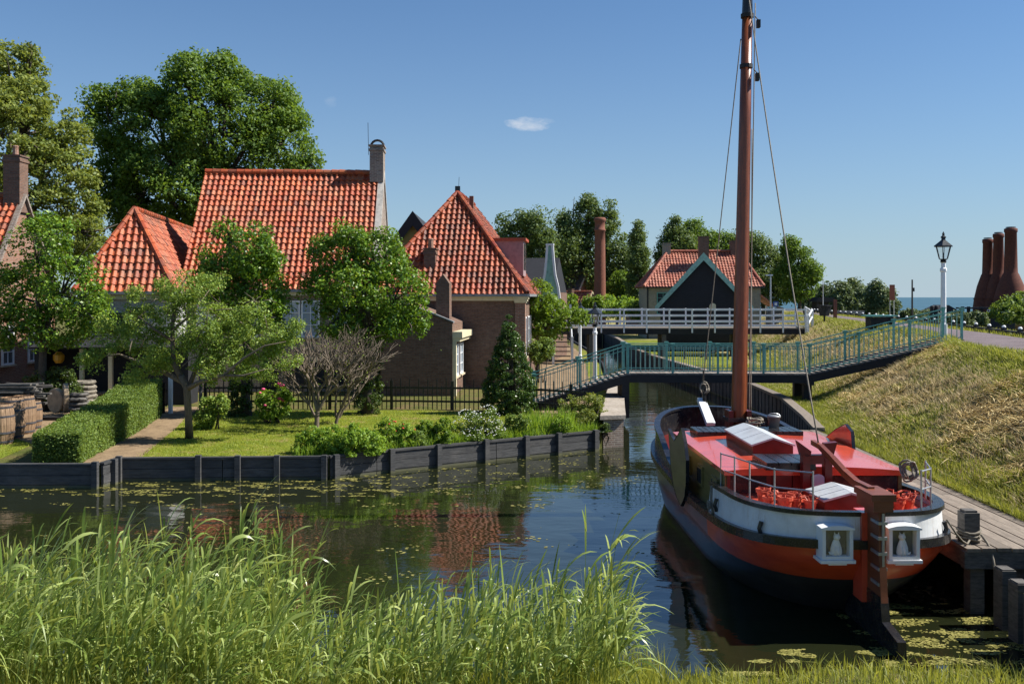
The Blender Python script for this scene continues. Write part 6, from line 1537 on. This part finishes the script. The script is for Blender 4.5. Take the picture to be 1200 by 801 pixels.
mb.build('iron_straps', M_metal, BT)
mb = MB(); tp = [(-.1, 1.9), (.35, 1.9), (.8, 1.98), (1.25, 2.1), (1.7, 2.2), (2.05, 2.22)]
for (a, za), (b, zb) in zip(tp[:-1], tp[1:]): mb.bar(W3(.02-.025*a, a, za), W3(.02-.025*b, b+.02, zb), .085-.012*a, .11-.02*a)
mb.build('tiller', M_varn, BT)
mb = MB(); lb(mb, -.09, .13, -.06, .25, .4, 1.6); mb.build('sternpost', M_bred, BT)
# stern windows
for x in (-.46, .43):
    mb = MB(); X0, X1 = x-.205, x+.205
    lb(mb, X0, X0+.045, -.19, .3, 1.0, 1.40); lb(mb, X1-.045, X1, -.19, .3, 1.0, 1.40); lb(mb, X0+.045, X1-.045, -.19, .3, 1.0, 1.045); 
    pr = [(X0-.02, 1.40), (X1+.02, 1.40), (X1+.02, 1.425), (x+.1, 1.455), (x, 1.46), (x-.1, 1.455), (X0-.02, 1.425)]; mb.prism([W3(a, -.21, b) for a, b in pr], (0, .5, 0)); lb(mb, X0-.03, X1+.03, -.21, .3, .955, .998)
    lb(mb, x-.12, x+.12, -.19, .3, .93, .954); wo = recalc(mb.build('stern_window', M_white, BT))
    mb = MB(); lb(mb, X0+.045, X1-.045, -.068, -.06, 1.045, 1.40); mb.build('recess_shade_panel', paint('window_recess', (.16, .15, .14), .7), wo)  # dark back panel, its colour stands in for the shaded window recess
    mb = MB(); lb(mb, X0+.046, X1-.046, -.18, -.175, 1.046, 1.398); mb.build('pane', M_windowglass, wo)
    T = thing('cat_figurine', 'white china cat sitting in the '+('left' if x < 0 else 'right')+' stern window of the barge', 'figurine', W3(x, -.118, 1.046), 'china cats in the stern windows')
    sg = 1 if x < 0 else -1
    mb = MB(); c = W3(x, -.118, 1.046); mb.lathe([(.07, 0), (.085, .03), (.076, .1), (.054, .17), (.04, .2), (.036, .21)], c, 12, sx=1, sy=.5)
    mb.tube([c+V3(-.04*sg, -.02, .02), c+V3(-.09*sg, -.02, .025), c+V3(-.1*sg, -.02, .05)], [.016, .014, .008], 6)
    for q in (-.022, .022): mb.tube([c+V3(q, -.028, .12), c+V3(q, -.035, .05), c+V3(q, -.038, .01)], [.016, .014, .016], 6)
    mb.build('body', M_china, T, True)
    mb = MB(); h = c+V3(.008*sg, -.01, .245); mb.sphere(h, .048, 12, (1, .95, .9)); mb.sphere(h+V3(.005*sg, -.036, -.01), .016, 8)
    for q in (-.022, .022): mb.prism([h+V3(q-.014, 0, .025), h+V3(q+.014, 0, .025), h+V3(q*1.3, 0, .068)], (0, .012, 0))
    recalc(mb.build('head', M_china, T, True))
# leeboards
def leeboard(x, pr, t_, mat, nm='leeboard', tilt=0.0):
    mb = MB(); sg = 1 if x > 0 else -1
    vs = [W3(x+sg*tilt*(z-1.0)*.1, s, z) for s, z in pr]; mb.prism(vs, (t_, 0, 0)); o = recalc(mb.build(nm, mat, BT))
    m2 = MB(); 
    for a, b in zip(pr, pr[1:]+pr[:1]): m2.bar(W3(x+sg*tilt*(a[1]-1)*.1+t_/2, *a), W3(x+sg*tilt*(b[1]-1)*.1+t_/2, *b), .06, .012)
    m2.build('iron_edge', M_bblack, o); return o
leeboard(-1.66, [(5.3, 1.98), (5.25, 1.3), (5.05, .95), (4.8, .78), (4.4, .70), (4.0, .95), (3.8, 1.25), (3.7, 1.65), (3.8, 1.95), (4.0, 2.17), (4.35, 2.0), (4.75, 1.83), (5.0, 1.88)], .05, M_leeb, tilt=.5)
leeboard(1.50, [(6.6, 1.4), (6.4, 1.1), (5.2, 1.0), (4.7, 1.2), (4.5, 1.7), (4.6, 2.02), (4.9, 2.12), (5.4, 1.95)], .05, M_bred, tilt=.3)
# mast
mb = MB(); ms_ = 6.85; mx_ = 0.03
mp = [W3(mx_, ms_, 1.15)]+[W3(mx_+.021*(z-1.2), ms_, z) for z in (2.0, 5, 8, 10.4)]; mb.tube(mp, [.165, .16, .145, .125, .105], 16); mo = mb.build('mast', M_varn, BT, True)
mb = MB(); mb.tube([W3(mx_+.021*9.2, ms_, 10.38), W3(mx_+.021*10.3, ms_, 11.7)], [.112, .08], 12); mb.build('mast_top', M_bblack, mo)
for z in (10.35, 9.3): mb = MB(); mb.lathe([(.135, -.04), (.135, .04)], W3(mx_+.021*(z-1.2), ms_, z), 14); mb.build('mast_band', M_darkwood, mo)
mb = MB(); lb(mb, -.2, -.11, ms_-.2, ms_+.2, 1.1, 2.15); lb(mb, .17, .26, ms_-.2, ms_+.2, 1.1, 2.15); lb(mb, -.11, .17, ms_-.22, ms_-.16, 1.1, 1.75); mb.build('tabernacle', M_bdkred, BT)
mb = MB(); lb(mb, -.23, .29, ms_-.24, ms_+.22, 1.93, 2.0); mb.build('iron_collar', M_bblack, BT)
def rope(name, label, pts, r, parent=None, n=14, sag=0.0, mat=None):
    pts = [np.array(p, float) for p in pts]
    if len(pts) == 2:
        a, b = pts; pts = [a+(b-a)*i/n-V3(0, 0, sag*4*(i/n)*(1-i/n)) for i in range(n+1)]
    mb = MB(); mb.tube(pts, r, 5); o = mb.build(name, mat or M_rope, parent, True)
    return o
for z_ in (9.2, 10.3):
    mb = MB(); c = W3(mx_+.021*(z_-1.2)+.2, ms_-.12, z_-.15); mb.box(c, (.07, .1, .16)); mb.tube([c+V3(0, 0, .08), c+V3(-.06, .06, .18)], .012, 5); mb.build('pulley_block', M_darkwood, mo)
mtop = lambda z: W3(mx_+.021*(z-1.2), ms_, z)
rope('backstay', '', [mtop(10.9), W3(-.02, 1.85, 2.25)], .013, BT, sag=.22)
rope('forestay', '', [mtop(9.9)+V3(-.1, .1, 0), W3(-.06, 9.75, 2.45)], .012, BT)
rope('halyard', '', [mtop(10.6)+V3(.15, -.05, 0), W3(mx_+.2, ms_-.1, 1.9)], .012, BT); rope('halyard', '', [mtop(8.0)+V3(.15, 0, 0), W3(mx_+.27, ms_, 1.9)], .010, BT)
def coil(c, r, n, th, seed, ax='x', drop=1.5):
    rr = random.Random(seed); mb = MB()
    for k in range(n):
        j = V3(rr.uniform(-.04, .04), rr.uniform(-.05, .05), rr.uniform(-.03, .03)); rx = r*rr.uniform(.75, 1.1)
        mb.tube([c+j+(V3(rx*math.cos(a), .04*math.sin(3*a), rx*drop*math.sin(a)) if ax == 'x' else V3(rx*math.cos(a), rx*math.sin(a), .02*math.sin(3*a)+k*th)) for a in np.linspace(0, 2*PI, 13)], th, 5)
    return mb
o = coil(W3(mx_+.25, ms_-.28, 1.85), .1, 7, .017, 1).build('coiled_halyard', M_rope, smooth=True); tag(o, 'pale rope coil hanging at the foot of the barge mast', 'rope')
o = coil(W3(.22, ms_-.6, 1.98), .16, 4, .017, 3, 'z').build('deck_rope', M_rope, smooth=True); tag(o, 'flat rope coil lying on the cabin roof beside the mast foot', 'rope')
o = coil(W3(-.02, 9.75, 2.32), .09, 6, .016, 2).build('bow_rope', M_rope, smooth=True); tag(o, 'grey rope bundle hanging from the stay at the bow', 'rope')
o = coil(W3(.98, .95, 1.98), .09, 7, .014, 4).build('rail_rope', M_rope, smooth=True); tag(o, 'rope coil hung over the right stern railing', 'rope')
mb = MB(); mb.tube([W3(-.02, 9.75, 1.95), W3(-.03, 9.75, 2.2), W3(-.05, 9.75, 2.5), W3(-.05, 9.74, 2.75)], [.05, .05, .03, .012], 6); mb.build('stay_shackle', M_bblack, BT)
mb = MB(); mb.bar(W3(-.04, 9.1, 1.55), W3(-.1, 9.85, 2.05), .16, .1); mb.bar(W3(.06, 9.1, 1.55), W3(.02, 9.8, 1.95), .05, .08); mb.build('bow_fitting', M_bwhite, BT)
for s_, x_ in ((7.6, -.9), (7.6, .9), (8.5, .5)):
    mb = MB(); c = W3(x_, s_, 1.2); mb.lathe([(.08, 0), (.08, .35), (.1, .38), (.1, .44), (.03, .46)], c, 10); mb.build('deck_bollard', M_bblack, BT)
for x_, r_ in ((-.62, 0), (.75, 1)):
    mb = MB(); lb(mb, x_-.25, x_+.25, 7.9, 8.5, 1.2, 1.42); mb.build('deck_box', M_bblack, BT)
T = thing('zinc_bucket', 'small grey bucket standing by the mast foot', 'bucket', W3(.62, 6.2, 1.9)); mb = MB(); c = W3(.55, 6.08, 1.9); mb.lathe([(.1, 0), (.125, .2), (.135, .2), (.135, .23)], c, 14); mb.build('pail', M_zinc, T, True)
mb = MB(); mb.tube([c+V3(.13*math.cos(a), 0, .22+.06*math.sin(a)) for a in np.linspace(0, PI, 9)], .006, 4); mb.build('handle', M_metal, T)
# stern railings
def railing(pts, h, mid=True):
    mb = MB(); P = [W3(*p) for p in pts]
    for z in ((h, h*.5) if mid else (h,)):
        mb.tube([p+V3(0, 0, z) for p in P], .011, 6)
    o = mb.build('stern_railing', M_metal, BT)
    for p in P[::1]:
        m2 = MB(); m2.tube([p+V3(0, 0, -.06), p+V3(0, 0, h+.02)], .013, 6); m2.build('stanchion', M_metal, o)
railing([(-1.42, 2.3, 1.5), (-1.38, 1.6, 1.56), (-1.3, 1.05, 1.58), (-1.1, .5, 1.58), (-.68, .14, 1.6)], .5)
railing([(.85, .25, 1.6), (1.12, .55, 1.58), (1.3, 1.1, 1.58)], .5)
for sgn in (-1, 1):
    for s_ in (.5, 2.0, 4.0, 6.0):
        if s_ < 3: 
            mb = MB(); x = hb(s_, 1.2); c = W3(sgn*(x+.0), s_, 1.25); mb.tube([c+V3(sgn*.02, 0, .1), c+V3(sgn*.05, 0, 0), c+V3(sgn*.02, 0, -.1)], .03, 6); mb.build('cleat', M_bblack, BT)
# mooring line on the left side
mb = MB(); mb.tube([W3(-1.58, 2.25, 1.5), W3(-1.6, 2.2, 1.3), W3(-1.59, 2.15, 1.15), W3(-1.57, 2.2, .98)], .022, 6); 
for k in range(4): mb.tube([W3(-1.6, 2.2, 1.2)+V3(-.03, .07*math.cos(a)+.02*k, .06*math.sin(a)) for a in np.linspace(0, 2*PI, 9)], .015, 5)
o = mb.build('fender_rope', M_rope); tag(o, 'short knotted rope hanging over the left side of the white stern band', 'rope')
# deck studs on roof edge
# flower pots
rr = random.Random(8)
pots = [(-1.02, 1.05), (-.84, .85), (-.66, .95), (-.5, .78), (-.78, 1.2), (-.58, 1.25), (-1.0, 1.4), (.62, .95), (.78, .8), (.95, .9), (.7, 1.2), (.88, 1.25), (1.08, 1.15)]
nm = ['left front', 'left front middle', 'left row right of middle', 'left row nearest the small skylight', 'left back row', 'left back row nearest the cabin door', 'far left back corner', 'right group nearest the tiller', 'right group front', 'right group below the rope coil', 'right group back left', 'right group back middle', 'right group outermost by the railing']
for i, (x, s_) in enumerate(pots):
    c = W3(x, s_, 1.402); T = thing('flower_pot', 'red terracotta pot on the stern deck, '+nm[i], 'flower pot', c, 'terracotta pots on the barge stern'); k = rr.uniform(.9, 1.15)
    mb = MB(); mb.lathe([(.06*k, 0), (.085*k, .15*k), (.098*k, .151*k), (.1*k, .195*k), (.085*k, .196*k), (.075*k, .12*k)], c, 14); mb.build('pot', M_terra, T)
    mb = MB()
    for q in range(5):
        a = rr.uniform(0, 2*PI); p = c+V3(.05*math.cos(a), .05*math.sin(a), .17); mb.tube([p, p+V3(.04*math.cos(a), .04*math.sin(a), .05), p+V3(.1*math.cos(a+1), .1*math.sin(a+1), .06)], [.012, .012, .008], 5)
    mb.build('twisted_plant', M_terra, T)
